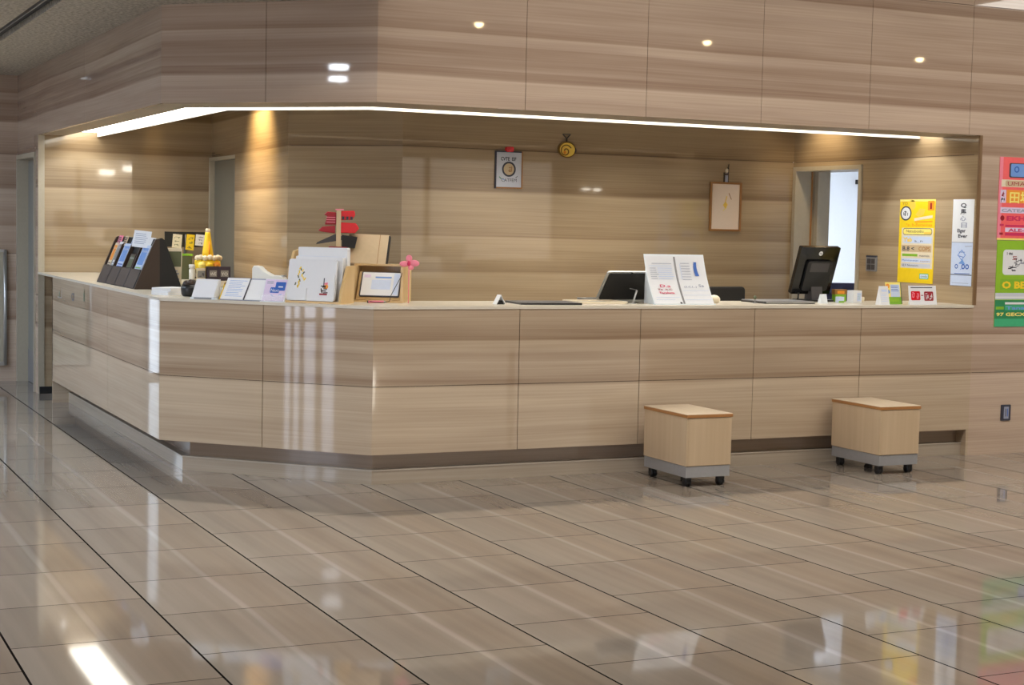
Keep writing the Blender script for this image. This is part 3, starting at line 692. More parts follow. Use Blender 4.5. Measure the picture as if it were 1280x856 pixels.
# wooden organiser with paper
og = thing('paper_organiser', 'pine desk organiser packed with upright white sheets on slanted counter', 'organiser', at(.995, .02), CH)
for x in (-.195, .165):
    q = MB(); q.prism([(.09, 0), (.09, .19), (.15, .30), (.21, .31), (.21, 0)] if x < 0 else [(.03, 0), (.05, .08), (.13, .22), (.21, .22), (.21, 0)], x, x + .016, 'pine', 'x'); q.build('side_panel', og)
q = MB(); q.box(-.179, .165, .03, .21, 0, .012, 'pine'); q.build('base', og)
q = MB(); q.box(-.179, .165, .198, .21, .012, .22, 'pine'); q.build('back_panel', og)
q = MB(); q.rbox(-.16, .160, .155, .195, .012, .325, .008, 'white', 'y'); put(tag(q.build('paper_stack'), 'tall white sheets at the back of the pine organiser', 'papers'), at(.995, .02), CH)
q = MB(); q.rbox(-.15, .155, .105, .145, .012, .272, .008, 'white', 'y'); q.box(-.15, .155, .122, .124, .012, .273, 'pblue'); put(tag(q.build('paper_stack'), 'middle white envelopes standing in the pine organiser', 'papers'), at(.995, .02), CH)
q = MB(); Tq = TR((-.02, .035, .014), rx=-9); q.rbox(-.155, .155, 0, .02, 0, .245, .014, 'white', 'y', Tq)
for i in range(16):
    x = -.075 + .036 * (random.random() - .5) * 2 * (1 - i / 20); z = .075 + i * .0072; q.stroke(x, z, x + .022 * (random.random() - .3), z + .016, .008, ('yellow', 'gold', 'olive')[i % 3], Tq)
q.box(-.125, -.025, -.006, .0, .0, .072, 'white', Tq); q.box(.03, .15, -.006, 0, .0, .165, 'white', Tq)
Tp = Tq @ Matrix.Translation((0, -.006, 0))
q.disc((.10, .085), .014, 'orange', Tp); q.glyph(.065, .045, .05, .05, 'brown', Tp, 7, .006); q.stroke(.085, .09, .085, .135, .006, 'ink', Tp); q.stroke(.09, .10, .11, .105, .012, 'pink', Tp); q.rect(.06, .11, .035, .045, 'crim', Tp)
put(tag(q.build('display_card'), 'white board with printed yellow plant and small figure, front of organiser', 'card'), at(.995, .02), CH)
# red ornament behind it
ro = thing('red_ornament', 'red lacquered tiered ornament with dark winged base behind the organiser', 'ornament', at(.925, .53), -20)
q = MB(); q.rbox(-.06, .06, -.05, .05, 0, .27, .01, 'crim', 'z'); q.build('pedestal', ro)
q = MB(); q.prism([(-.135, .285), (-.13, .30), (-.02, .365), (.02, .35), (.02, .32)], -.05, .05, 'dkgrey', 'y'); q.prism([(.02, .27), (.02, .36), (.115, .345), (.10, .26)], -.05, .05, 'black', 'y'); q.build('roof', ro)
q = MB(); q.rbox(-.014, .014, -.062, -.03, .27, .545, .006, 'card', 'y'); part(q.build('cord', ro), 'tan braided cord down the middle')
q = MB(); q.prism([(-.10, .38), (-.125, .39), (-.10, .42), (-.02, .43), (-.02, .37)], -.055, .055, 'crim', 'y'); q.prism([(.012, .375), (.012, .455), (.105, .45), (.125, .41), (.10, .375)], -.055, .055, 'red', 'y'); q.build('lower_tier', ro, .005)
q = MB(); q.prism([(-.085, .435), (-.07, .50), (-.09, .51), (-.07, .535), (-.014, .53), (-.014, .435)], -.05, .05, 'crim', 'y'); q.prism([(.012, .47), (.012, .54), (.095, .545), (.10, .51), (.08, .475)], -.05, .05, 'red', 'y'); q.build('upper_tier', ro, .005)
for z in (.452, .470, .488): q = MB(); q.box(-.075, -.02, -.056, -.05, z, z + .006, 'pink'); part(q.build('trimming', ro), 'pale pink trimming across the upper tier')
for x in (.02, .045, .07): q = MB(); q.box(x, x + .014, -.058, -.05, .475, .50, 'purple'); part(q.build('window_slot', ro), 'dark slot in the upper tier')
q = MB(); q.box(-.02, .03, -.066, -.04, .546, .556, 'pink'); part(q.build('cap', ro), 'pale cap on top')
for ch_ in ro.children:
    for v_ in ch_.data.vertices:
        if v_.co.z > .2: v_.co.z = .555 - (.555 - v_.co.z) * .80
# pine cubby with tilted tablet, lid board, butterfly, pen
cb = thing('pine_cubby', 'open pine box stand at the corner of the counter', 'stand', (3.455, 9.21, WT), -34)
q = MB(); q.box(-.165, -.135, -.07, .16, 0, .215, 'pine'); q.build('side_panel', cb)
q = MB(); q.box(.155, .17, -.07, .16, 0, .215, 'pine'); q.build('side_panel', cb)
q = MB(); q.box(-.135, .155, .145, .16, 0, .215, 'pine'); q.build('back_panel', cb)
q = MB(); q.box(-.135, .155, -.07, .145, 0, .012, 'pine'); q.build('base', cb)
q = MB(); q.box(-.165, .17, .06, .16, .215, .228, 'pine'); q.build('top', cb)
Tt = TR((.012, -.060, .02), rx=-30, ry=0)
q = MB(); q.box(-.135, .145, .012, .02, -.0, .19, 'pine', Tt); q.build('rest', cb)
q = MB(); q.rbox(-.118, .128, 0, .011, .018, .185, .008, 'ink', 'y', Tt); q.rbox(-.11, .122, -.0007, 0, .024, .180, .004, 'white', 'y', Tt); q.rect(-.10, -.06, .145, .165, 'lavender', Tt, .0012); q.rect(-.03, .07, .142, .152, 'lblue', Tt, .0012); q.rbox(-.05, .07, -.0012, 0, .065, .13, .004, 'pblue', 'y', Tt); q.rect(.085, .12, .03, .175, 'pblue', Tt, .0012)
q.glyph(-.095, .145, .03, .018, 'ink', Tt, 4, .002)
put(tag(q.build('tablet'), 'tilted white-screened tablet resting in the pine box', 'tablet'), (3.455, 9.21, WT), -34)
q = MB(); Tt = TR((-.095, .065, .229), rx=-22, ry=1); q.box(-.125, .125, 0, .012, .0, .19, 'card', Tt); q.rect(.07, .073, .0, .19, 'frame', Tt); q.box(.125, .132, 0, .03, .004, .185, 'black_m', Tt)
put(tag(q.build('lid_board'), 'tilted tan cardboard panel standing on top of the pine box', 'board'), (3.455, 9.21, WT), -34)
bf = thing('butterfly_pick', 'pink butterfly shaped pick at the right corner of the pine box', 'ornament', (3.455 + .13, 9.21 - .175, WT), -34)
q = MB(); q.tube([(0, 0, 0), (.0, 0, .21)], .003, 'pink'); q.build('stick', bf)
for sx, sz, rx_, rz_, nm in ((-.028, .235, .03, .018, 'wing'), (.03, .24, .034, .02, 'wing'), (.0, .268, .02, .022, 'wing'), (.012, .215, .018, .016, 'wing')):
    q = MB(); q.ball((sx, 0, sz), (rx_, .006, rz_), 'pink', 14); q.build(nm, bf)
q = MB(); q.ball((0, -.006, .238), (.010, .006, .016), 'magenta', 10); part(q.build('body', bf), 'darker pink middle')
pn = thing('pen', 'pink pen lying on the worktop with its thin cord', 'pen', (3.39, 9.06, WT), -5)
q = MB(); q.tube([(-.05, 0, .008), (.045, .0, .008)], .007, 'pink'); q.tube([(.045, 0, .008), (.06, 0, .008)], .007, 'silver', r1=.002); q.tube([(-.055, 0, .008), (-.05, 0, .008)], .0075, 'black'); q.build('barrel', pn)
pts = [(-.05, 0, .012), (-.02, -.02, .008), (.04, -.03, .006), (.075, -.02, .012), (.09, -.005, .05), (.12, .005, .10), (.155, .012, .16), (.168, .02, .20)]
q = MB(); q.tube(pts, .0022, 'black', 6); q.build('cord', pn)

# ================================================================== FRONT COUNTER THINGS
ts = thing('tent_card', 'small folded white and black tent card beside the black mat', 'card', (4.135, 8.93, WT), 12)
q = MB(); q.prism([(-.035, 0), (0, .058), (.035, 0), (.032, 0), (0, .053), (-.032, 0)], -.02, .02, 'white', 'y', TR(rz=0)); q.build('fold', ts)
q = MB(); q.prism([(-.028, .0), (-.010, .026), (.012, .022), (.026, .0)], -.015, .015, 'black', 'y'); part(q.build('insert', ts), 'black base under the fold')
q = MB(); q.rbox(-.20, .20, -.15, .16, 0, .012, .012, 'dkgrey', 'z'); q.box(-.198, .198, -.152, -.15, .0, .012, 'black')
put(tag(q.build('desk_mat', None, .002), 'flat dark grey desk mat at left of front counter', 'mat'), (4.46, 8.98, WT), -6)
tr = thing('cash_tray', 'flat cream tray lying between the dark mat and laptop', 'tray', (4.86, 9.05, WT), -4)
q = MB(); q.rbox(-.17, .17, -.12, .13, 0, .006, .015, 'cream', 'z'); q.build('base', tr)
q = MB(); q.box(-.17, .17, -.12, -.112, .006, .016, 'cream'); q.box(-.17, .17, .122, .13, .006, .016, 'cream'); q.box(-.17, -.162, -.112, .122, .006, .016, 'cream'); q.box(.162, .17, -.112, .122, .006, .016, 'cream'); q.build('rim', tr)
q = MB(); q.box(-.10, .10, -.08, .09, .006, .009, 'grey'); part(q.build('mat', tr), 'grey rubber insert')
lp = thing('laptop', 'black laptop with pale rim seen from behind its tilted lid', 'laptop', (5.13, 9.18, WT), 2)
q = MB(); q.rbox(-.20, .20, .0, .25, .002, .018, .01, 'silver', 'z'); q.build('base', lp)
q = MB(); q.box(-.17, .17, .05, .18, .018, .020, 'black'); q.build('keyboard', lp)
Tt = TR((0, .0, .016), rx=38); q = MB(); q.rbox(-.20, .20, -.004, .006, 0, .235, .014, 'silver', 'y', Tt); q.build('lid_rim', lp)
q = MB(); q.rbox(-.185, .185, -.008, -.003, .008, .222, .012, 'black_m', 'y', Tt); q.build('lid', lp)
q = MB(); q.rbox(-.03, -.018, -.012, -.008, .225, .236, .003, 'black', 'y', Tt); q.build('camera_bump', lp)
q = MB(); q.tube([(0, 0, .004), (.025, 0, .085)], .006, 'silver'); q.tube([(.025, 0, .085), (-.02, .01, .095)], .003, 'dkgrey'); q.lathe([(.022, 0), (.022, .004)], 'silver')
put(tag(q.build('stylus_stand'), 'small silver stylus on a stand in front of the laptop lid', 'stylus stand'), (5.09, 8.97, WT))
# big document stand with two curved sheets
ds = thing('document_stand', 'white two-page document stand on the front counter', 'stand', (5.39, 8.83, WT), -3)
def curved(x0, x1, h, m, y0=0, th=.003, n=10, dx=0, bow=.02):
    q = MB(); vs = []; fs = []
    for j in range(n + 1):
        tt = j / n; z = h * tt; y = y0 + .17 * tt + bow * math.sin(tt * PI)
        for yy in (y, y + th): vs += [(x0 + dx * tt, yy, z), (x1 + dx * tt, yy, z)]
    for j in range(n):
        a_ = j * 4; b_ = a_ + 4
        fs += [(a_, a_ + 1, b_ + 1, b_), (a_ + 2, b_ + 2, b_ + 3, a_ + 3), (a_, b_, b_ + 2, a_ + 2), (a_ + 1, a_ + 3, b_ + 3, b_ + 1)]
    fs += [(0, 2, 3, 1), (n * 4, n * 4 + 1, n * 4 + 3, n * 4 + 2)]
    q.add(vs, fs, m, None, False); return q
q = curved(-.215, .215, .315, 'acrylic', .004, .006); q.build('back_board', ds)
for x in (-.19, .17):
    q = MB(); q.prism([(.03, 0), (.19, .30), (.196, .297), (.20, 0)], x, x + .02, 'acrylic', 'x'); q.build('rear_support', ds)
q = MB(); q.box(-.215, .215, -.012, .03, 0, .006, 'acrylic'); q.build('foot', ds)
def onsheet(z, h=.315, n=10, bow=.02): tt = z / h; return .17 * tt + bow * math.sin(tt * PI)
def sheet(name, lb, x0, x1, content):
    q = curved(x0, x1, .305, 'white', 0, .003)
    for (a_, b_, z0, z1, m_, txt) in content:
        zc = (z0 + z1) / 2; sl = math.degrees(math.atan2(onsheet(zc + .004) - onsheet(zc - .004), .008))
        Tq = TR((0, onsheet(zc) - .0012, zc), rx=-sl)
        if txt: q.text(txt, a_, (z0 - z1) / 2, (z1 - z0) * 1.25, m_, Tq, e=.0006, w=b_ - a_, bold=.0004)
        else: q.rect(a_, b_, (z0 - z1) / 2, (z1 - z0) / 2, m_, Tq)
    return put(tag(q.build(name), lb, 'document'), (5.39, 8.83, WT), -3)
cont = [(-.17, -.03, .255, .258, 'inkl', ''), (-.195, -.03, .24, .243, 'pblue', '')]
for i in range(6):
    z = .16 + i * .013; cont += [(-.19, -.15 + .02 * random.random(), z, z + .003, 'inkl', ''), (-.135, -.04 + .02 * random.random(), z, z + .004, 'pblue', '')]
cont += [(-.145, -.07, .105, .128, 'magenta', 'D.a'), (-.165, -.06, .088, .100, 'crim', 'Te  h.C'), (-.16, -.05, .066, .082, 'magenta', 'Tarabata'), (-.19, -.02, .045, .047, 'pblue', ''), (-.19, -.06, .03, .032, 'pblue', ''), (-.03, -.015, .004, .018, 'dkgrey', '')]
sheet('document_sheet', 'left page with small crimson lettering on the document stand', -.21, -.008, cont)
cont = []
for i in range(7): z = .155 + i * .017; cont += [(.035, .10, z, z + .003, 'inkl', '')]
cont += [(.03, .033, .155, .26, 'pblue', ''), (.03, .12, .105, .118, 'inkl', '(2.C.I...)'), (.135, .175, .108, .13, 'inkl', 'Sa')]
for i in range(8): cont += [(.132 - .003 * i + .02 * (i / 7) ** 2, .152 - .002 * i + .02 * (i / 7) ** 2, .255 - i * .011, .267 - i * .011, 'lblue', '')]
for i in range(3): cont += [(.012, .20, .03 + .028 * i, .032 + .028 * i, 'pblue', '')]
sheet('document_sheet', 'right page with a curved blue stroke on the document stand', .004, .21, [(a_, b_, z0, z1, ('blue' if m_ == 'lblue' else m_), tx) for a_, b_, z0, z1, m_, tx in cont])
q = MB(); q.rbox(-.006, .004, -.006, 0, .0, .31, .002, 'grey', 'y', TR((0, -.001, 0), rx=-30))
q = curved(-.008, .004, .30, 'grey', -.004, .003); q.build('divider', ds)
q = MB(); q.ball((0, 0, .027), (.035, .045, .03), 'cream', 14)
put(tag(q.build('paperweight'), 'cream rounded paperweight beside the document stand', 'paperweight'), (5.745, 9.05, WT - .004), 10)
# office chair seen over the counter
def office_chair(x, y, rz, w_, h0, h1, mat_, label):
    c = thing('office_chair', label, 'chair', (x, y, 0), rz)
    q = MB(); q.rbox(-w_ / 2, w_ / 2, -.03, .03, h0, h1, .03, mat_, 'y'); q.build('backrest', c, .012, 3)
    q = MB(); q.rbox(-.23, .23, -.02, .44, .44, .50, .06, mat_, 'z'); q.build('seat', c, .015, 3)
    q = MB(); q.tube([(0, -.0, h0 + .1), (0, -.05, .60), (0, .05, .44)], .018, 'black'); q.build('back_bracket', c)
    q = MB(); q.tube([(0, .20, .07), (0, .20, .44)], .025, 'dkgrey'); q.build('post', c)
    for i in range(5):
        a_ = R(72 * i + 18); q = MB(); q.tube([(0, .20, .085), (.27 * math.cos(a_), .20 + .27 * math.sin(a_), .055)], .02, 'black', r1=.014); lg = q.build('leg', c)
        q = MB(); q.ball((.27 * math.cos(a_), .20 + .27 * math.sin(a_), .026), .026, 'black', 10); q.build('castor', lg)
    return c
office_chair(6.58, 10.22, 4, .34, .60, 1.10, 'black_m', 'black office chair whose low backrest shows over the front counter')
# flat clipboard, small holder, monitor
cbd = thing('document_tray', 'flat grey document case with black edge in front of the monitor', 'document case', (6.27, 9.06, WT), -3)
q = MB(); q.rbox(-.20, .19, -.14, .18, 0, .010, .01, 'black', 'z'); q.build('base', cbd)
q = MB(); q.rbox(-.196, .186, -.136, .176, .010, .016, .008, 'grey', 'z'); q.build('cover', cbd)
q = MB(); q.box(-.19, .19, -.141, -.136, .006, .013, 'silver'); q.build('edge_strip', cbd)
q = MB(); q.tube([(0, 0, 0), (0, 0, .03)], .004, 'grey', 8); q.ball((0, 0, .038), (.012, .01, .014), 'olive', 10); q.lathe([(.016, 0), (.016, .004)], 'grey')
put(tag(q.build('bell'), 'tiny knobbed counter bell in front of the black chair', 'bell'), (6.03, 9.0, WT))
mo = thing('computer_monitor', 'black computer monitor seen from behind on the front counter', 'monitor', (6.70, 9.28, WT), 0)
q = MB(); q.rbox(-.12, .12, -.09, .10, 0, .012, .03, 'black', 'z'); q.build('base', mo)
q = MB(); q.prism([(-.045, .01), (-.02, .22), (.02, .22), (.045, .01)], -.045, .045, 'dkgrey', 'x'); q.build('neck', mo)
Tm = TR((.0, .02, .055), rx=20, rz=0)
q = MB(); q.rbox(-.19, .135, -.016, .016, 0, .345, .008, 'blackgl', 'y', Tm); q.build('housing', mo)
q = MB(); q.rbox(-.12, .09, -.035, -.016, .03, .25, .02, 'black', 'y', Tm); q.rect(-.09, .06, .17, .235, 'dkgrey', Tm @ Matrix.Translation((0, -.035, 0))); q.build('rear_bulge', mo)
q = MB(); q.rbox(-.18, .125, .016, .018, .015, .33, .004, 'blackgl', 'y', Tm); q.build('screen', mo)
q = MB(); q.disc((0, 0), .016, 'white_pl', Tm @ Matrix.Translation((-.02, -.016, .30)), e=.001); q.text('hp', -.009, -.005, .019, 'ink', Tm @ Matrix.Translation((-.02, -.017, .30)), e=.0006); part(q.build('logo', mo), 'round white maker logo')
q = MB(); q.tube([(-.14, -.02, .06), (-.15, -.03, .02), (-.16, -.02, .004)], .006, 'black'); q.build('cable', mo)
q = MB(); q.prism([(-.02, 0), (-.004, .062), (.0, .062), (.02, 0)], -.028, .028, 'acrylic', 'x'); q.rect(-.012, .018, .02, .05, 'card', TR((0, -.012, 0), rx=-14))
put(tag(q.build('card_holder'), 'small white card holder in front of the monitor neck', 'card holder'), (6.56, 8.98, WT), 6)
# right end: packets, cards
q = MB(); q.box(-.04, .04, -.03, .03, 0, .085, 'white'); Tq = TR((0, -.03, 0)); q.rect(-.005, .035, .012, .07, 'pblue', Tq); q.lines(0, .032, .02, .06, 4, 'teal', Tq, .3)
put(tag(q.build('memo_box', None, .002), 'small white memo box with pale print right of the monitor', 'box'), (6.875, 9.05, WT), 8)
q = MB(); q.box(-.045, .045, -.02, .02, 0, .05, 'green'); q.box(-.05, .05, -.02, .02, .05, .085, 'frame'); q.box(-.03, .03, -.0205, -.02, .055, .075, 'orange')
put(tag(q.build('packet', None, .003), 'green and rust coloured packet between monitor and white memo box', 'packet'), (6.88, 9.23, WT), 0)
q = MB(); q.box(-.022, .022, -.02, .02, 0, .04, 'pblue'); q.box(-.022, .022, -.0205, -.02, .0, .012, 'green')
put(tag(q.build('packet', None, .003), 'tiny pale packet with green foot at the monitor right edge', 'packet'), (6.775, 9.08, WT), 0)
q = MB(); q.lathe([(.012, 0), (.012, .03), (.006, .034)], 'cream', 10)
put(tag(q.build('counter_button'), 'tiny cream button shaped knob on worktop below the staff door jamb', 'button'), (7.06, 9.2, WT))
q = MB(); q.prism([(-.03, 0), (0, .125), (.03, 0)], -.037, .037, 'white', 'x'); Tq = TR((0, -.03, 0), rx=-13.5); q.rect(-.02, .025, .09, .105, 'pblue', Tq, .001); q.lines(-.03, .03, .02, .08, 5, 'pblue', Tq, .3); q.box(.0373, .038, -.028, .026, 0, .012, 'blue')
put(tag(q.build('leaflet'), 'white folded leaflet standing left of the green leaflet', 'leaflet'), (6.92, 8.80, WT), 0)
q = MB(); Tq = TR((0, 0, 0), rx=-10); q.box(-.062, .062, 0, .004, 0, .15, 'ylight', Tq); q.rect(-.062, .062, .0, .05, 'green', Tq); q.rect(-.022, .055, .05, .135, 'pblue', Tq); q.disc((-.045, .125), .016, 'orange', Tq); q.disc((-.042, .085), .014, 'lblue', Tq); q.lines(-.018, .05, .085, .13, 4, 'blue', Tq.copy() @ Matrix.Translation((0, -.0006, 0)), .3); q.rect(-.05, .045, .018, .04, 'greenbg', Tq, .001)
q.box(.062, .070, 0, .03, 0, .148, 'olive', Tq)
put(tag(q.build('leaflet'), 'green and pale blue leaflet standing between the white ones', 'leaflet'), (7.065, 8.86, WT), 0)
q = MB(); Tq = TR((0, 0, 0), rx=-9); q.box(-.117, .117, 0, .004, 0, .13, 'white', Tq); q.lines(-.10, .085, .112, .122, 1, 'ink', Tq, .6, 0); q.rbox(-.10, -.022, -.0006, 0, .03, .092, .008, 'red', 'y', Tq); q.rbox(.012, .09, -.0006, 0, .026, .09, .008, 'crim', 'y', Tq); q.rect(-.015, .004, .06, .066, 'crim', Tq)
Tg = Tq @ Matrix.Translation((0, -.0006, 0))
for x in (-.092, -.056): q.glyph(x, .04, .026, .042, 'pink', Tg, 6, .004)
for x in (.02, .054): q.glyph(x, .036, .026, .044, 'white', Tg, 6, .004)
q.prism([(.004, 0), (.05, 0), (.02, .11)], -.09, -.085, 'acrylic', 'x'); q.prism([(.004, 0), (.05, 0), (.02, .11)], .085, .09, 'acrylic', 'x')
put(tag(q.build('info_card'), 'white card with two red panels at right end of counter', 'card'), (7.265, 8.80, WT), 0)

# ================================================================== WALL THINGS
pf = thing('framed_poster', 'grey framed poster with round emblem and red clip on back wall', 'poster', (5.095, YB, 1.79), 0)
q = MB(); q.box(-.112, -.102, -.014, 0, 0, .275, 'ink'); q.box(.102, .112, -.014, 0, 0, .275, 'frame'); q.box(-.102, .102, -.014, 0, .0, .010, 'frame'); q.box(-.102, .102, -.014, 0, .265, .275, 'ink'); q.build('frame', pf)
q = MB(); q.box(-.102, .102, -.010, 0, .010, .265, 'poster'); Tq = TR((0, -.010, 0)); q.text('CVTE  EIF', -.068, .205, .036, 'ink', Tq, w=.126, bold=.001); q.ring((.0, .142), .056, .043, 'ink', Tq); q.disc((0, .142), .043, 'card', Tq, ry=.043); q.glyph(-.014, .12, .04, .045, 'frame', Tq @ Matrix.Translation((0, -.0008, 0)), 6, .005)
q.text('CATFEM', -.062, .050, .034, 'ink', Tq, w=.125); q.stroke(-.078, .085, -.06, .07, .006, 'dteal', Tq); q.stroke(-.06, .07, -.03, .062, .004, 'lblue', Tq); q.stroke(.055, .08, .072, .092, .004, 'ink', Tq); q.build('print', pf)
q = MB(); q.rbox(-.03, .028, -.03, -.0, .268, .306, .012, 'red', 'y'); part(q.build('clip', pf), 'red clip on top edge')
go = thing('gold_ornament', 'gold spiral shell shaped ornament hanging on the back wall', 'ornament', (5.555, YB, 2.09), 0)
pts = []
for i in range(28):
    a_ = 2 * PI * i / 28; r_ = .062 * (1 + .22 * math.cos(a_ - .25)); pts.append((r_ * math.cos(a_) * 1.18, r_ * math.sin(a_) * .95))
q = MB(); q.prism(pts, -.022, 0, 'dgold', 'y'); q.build('rim', go, .004)
q = MB(); q.prism([(x * .86, y * .86) for x, y in pts], -.028, -.02, 'gold', 'y'); q.build('plate', go, .003)
q = MB(); q.tube([( .05 * (1 - i / 26) * math.cos(i * .42 + .5) - .004, -.031, .05 * (1 - i / 26) * math.sin(i * .42 + .5) - .008) for i in range(22)], .0045, 'dgold', 6); q.build('spiral', go)
q = MB(); q.ball((-.012, -.032, -.018), (.012, .006, .014), 'orange', 10); part(q.build('stud', go), 'orange stud at spiral centre')
q = MB(); q.ball((.078, -.016, .0), (.016, .012, .022), 'purple', 10); part(q.build('tassel_knot', go), 'dark knot at right edge')
q = MB(); q.tube([(.012, -.012, .055), (.012, -.012, .085)], .006, 'brown'); q.tube([(.012, -.01, .085), (-.02, -.008, .118)], .004, 'dkgrey'); q.tube([(.012, -.01, .085), (.044, -.008, .118)], .004, 'dkgrey'); q.tube([(-.02, -.008, .118), (.044, -.008, .118)], .003, 'dkgrey'); q.build('hanger', go)
fp = thing('framed_picture', 'brown framed picture with small gold motif on cream ground', 'picture', (6.985, YB, 1.51), 0)
W2 = .145
q = MB(); q.box(-W2, -W2 + .016, -.02, 0, 0, .385, 'frame'); q.box(W2 - .016, W2, -.02, 0, 0, .385, 'frame'); q.box(-W2 + .016, W2 - .016, -.02, 0, 0, .016, 'frame'); q.box(-W2 + .016, W2 - .016, -.02, 0, .369, .385, 'frame'); q.build('frame', fp, .003)
q = MB(); q.box(-W2 + .016, W2 - .016, -.008, 0, .016, .369, 'pic'); Tq = TR((0, -.008, 0)); q.prism([(-.022, .205), (0, .235), (.022, .208), (.0, .178)], -.0008, 0, 'gold', 'y', Tq); q.stroke(0, .23, .012, .275, .008, 'gold', Tq); q.stroke(-.02, .16, .014, .19, .006, 'ylight', Tq); q.stroke(.035, .29, .055, .25, .006, 'edge', Tq); q.stroke(.03, .30, .036, .285, .006, 'edge', Tq); q.build('print', fp)
q = MB(); q.box(-.018, .018, -.012, -.002, .385, .455, 'inkl'); q.box(-.02, -.014, -.014, -.001, .385, .46, 'brown'); q.box(.014, .02, -.014, -.001, .385, .50, 'brown'); q.box(-.014, .014, -.014, -.002, .44, .452, 'brown'); q.ball((.004, -.01, .475), (.016, .006, .018), 'cream', 10); q.tube([(.018, -.006, .48), (.024, -.004, .525)], .003, 'black'); q.build('hanger', fp)
# side wall (faces -X): local x runs toward the viewer
RW = -90
sw = thing('wall_switch', 'dark grey wall switch plate beside the staff door', 'switch', (XR, 9.845, 1.235), RW)
q = MB(); q.rbox(-.062, .062, -.010, 0, 0, .118, .006, 'grey', 'y'); q.rbox(-.062, .062, -.0105, -.0, .104, .118, .003, 'ink', 'y'); q.build('plate', sw)
for x in (-.045, .005):
    for z in (.012, .056): q = MB(); q.box(x, x + .04, -.014, -.010, z, z + .038, 'dkgrey'); q.build('rocker', sw)
po = MB(); H_ = .60; Wp = .39
po.box(-Wp / 2, Wp / 2, -.003, 0, 0, H_, 'yellowbg'); Tq = TR((0, -.003, 0))
hx = Wp / 2
po.rect(-hx + .03, hx - .01, .105, .395, 'cream', Tq, .0004); po.rect(-hx, hx, .585, H_, 'ylight', Tq)
po.ring((-.125, .50), .062, .05, 'ink', Tq, sy=.85); po.disc((-.125, .50), .05, 'white', Tq, ry=.043); po.glyph(-.155, .478, .05, .045, 'ink', Tq @ Matrix.Translation((0, -.0008, 0)), 6, .006)
po.text('YO', -.17, .558, .035, 'edge', Tq, w=.06); po.disc((-.055, .56), .036, 'gold', Tq); po.rbox(.115, .185, -.0009, 0, .52, .59, .008, 'orange', 'y', Tq); po.rect(.14, .16, .53, .575, 'crim', Tq, .0013); po.prism([(-.02, .49), (.03, .535), (.09, .53), (.07, .49), (.02, .475)], -.0008, 0, 'gold', 'y', Tq)
po.stroke(-.03, .455, .17, .478, .02, 'cream', Tq); po.text('*e  b-Bememaa', -.12, .408, .03, 'orange', Tq, w=.29, e=.0012); po.stroke(-.02, .438, .17, .442, .008, 'orange', Tq)
po.rbox(-.15, .17, -.0008, 0, .345, .393, .02, 'ink', 'y', Tq); po.rbox(-.146, .166, -.0010, 0, .349, .389, .018, 'ylight', 'y', Tq); po.text('Natsubonbu', -.115, .362, .03, 'ink', Tq, e=.0014, w=.19); po.rect(.085, .16, .352, .366, 'gold', Tq, .0013)
po.rect(-.14, .17, .285, .335, 'pblue', Tq, .0008); po.text("Y'ab", -.14, .297, .04, 'gold', Tq, w=.10, e=.0012, bold=.002); po.text('a_n', -.02, .294, .025, 'ink', Tq, w=.09, e=.0012)
po.rect(-.16, .17, .222, .272, 'card', Tq, .0008); po.text('B.8 <', -.15, .232, .042, 'ink', Tq, w=.13, e=.0012, bold=.001); po.text('COPS', .03, .232, .042, 'edge', Tq, w=.125, e=.0012, bold=.001)
po.rect(-.15, .02, .19, .208, 'green', Tq, .0008); po.text('manmala', .04, .19, .022, 'ink', Tq, w=.11, e=.0012)
po.rect(-.15, .165, .148, .176, 'pblue', Tq, .0008); po.text('Mammanenen', -.15, .155, .018, 'blue', Tq, w=.18, e=.0012); po.text('nanm', .05, .153, .018, 'edge', Tq, w=.1, e=.0012)
po.rect(-.15, .165, .112, .138, 'poster', Tq, .0008); po.text('SE:F Nnmnom', -.15, .118, .022, 'ink', Tq, w=.18, e=.0012)
po.rect(-hx, hx, 0, .10, 'ymid', Tq, .0003); po.rbox(.05, .15, -.0009, 0, .03, .07, .008, 'teal', 'y', Tq); po.rbox(.056, .144, -.0012, 0, .035, .065, .006, 'pblue', 'y', Tq); po.text('onda', .065, .042, .024, 'dteal', Tq, w=.07, e=.0016)
put(tag(po.build('yellow_poster'), 'tall yellow poster on the inner right wall', 'poster'), (XR, 9.345, 1.168), RW)
po = MB(); Wp = .215; hx = Wp / 2
po.box(-hx, hx, -.003, 0, .305, .60, 'white'); po.box(-hx, hx, -.0025, 0, .003, .302, 'pblue'); po.box(-hx, hx, -.003, 0, 0, .075, 'pblue'); po.rect(-hx, hx, .30, .305, 'inkl', Tq); po.rect(-hx, hx, .075, .080, 'ink', Tq); po.rect(-hx, hx, 0, .004, 'inkl', Tq)
for i, ch in enumerate(('Q', '馬', '心', '日')):
    po.text(ch, -.03, .545 - i * .046, .040, ('ink', 'ink', 'inkl', 'inkl')[i], Tq, w=.06, e=.0012, bold=.001)
po.text('Eiger', -.055, .372, .034, 'ink', Tq, w=.085, e=.0012, bold=.001); po.text('Ever', -.045, .335, .034, 'ink', Tq, w=.095, e=.0012, bold=.001)
po.ring((-.0, .215), .042, .034, 'lblue', Tq, n=4, sy=.9); po.stroke(-.03, .235, .03, .235, .004, 'blue', Tq); po.stroke(-.04, .21, .02, .20, .004, 'blue', Tq); po.prism([(-.03, .155), (.01, .185), (.04, .15)], -.0008, 0, 'lblue', 'y', Tq); po.ring((-.05, .135), .016, .010, 'blue', Tq); po.ring((.02, .135), .018, .010, 'blue', Tq); po.ring((.06, .135), .018, .010, 'blue', Tq); po.stroke(-.01, .115, .01, .12, .004, 'lblue', Tq)
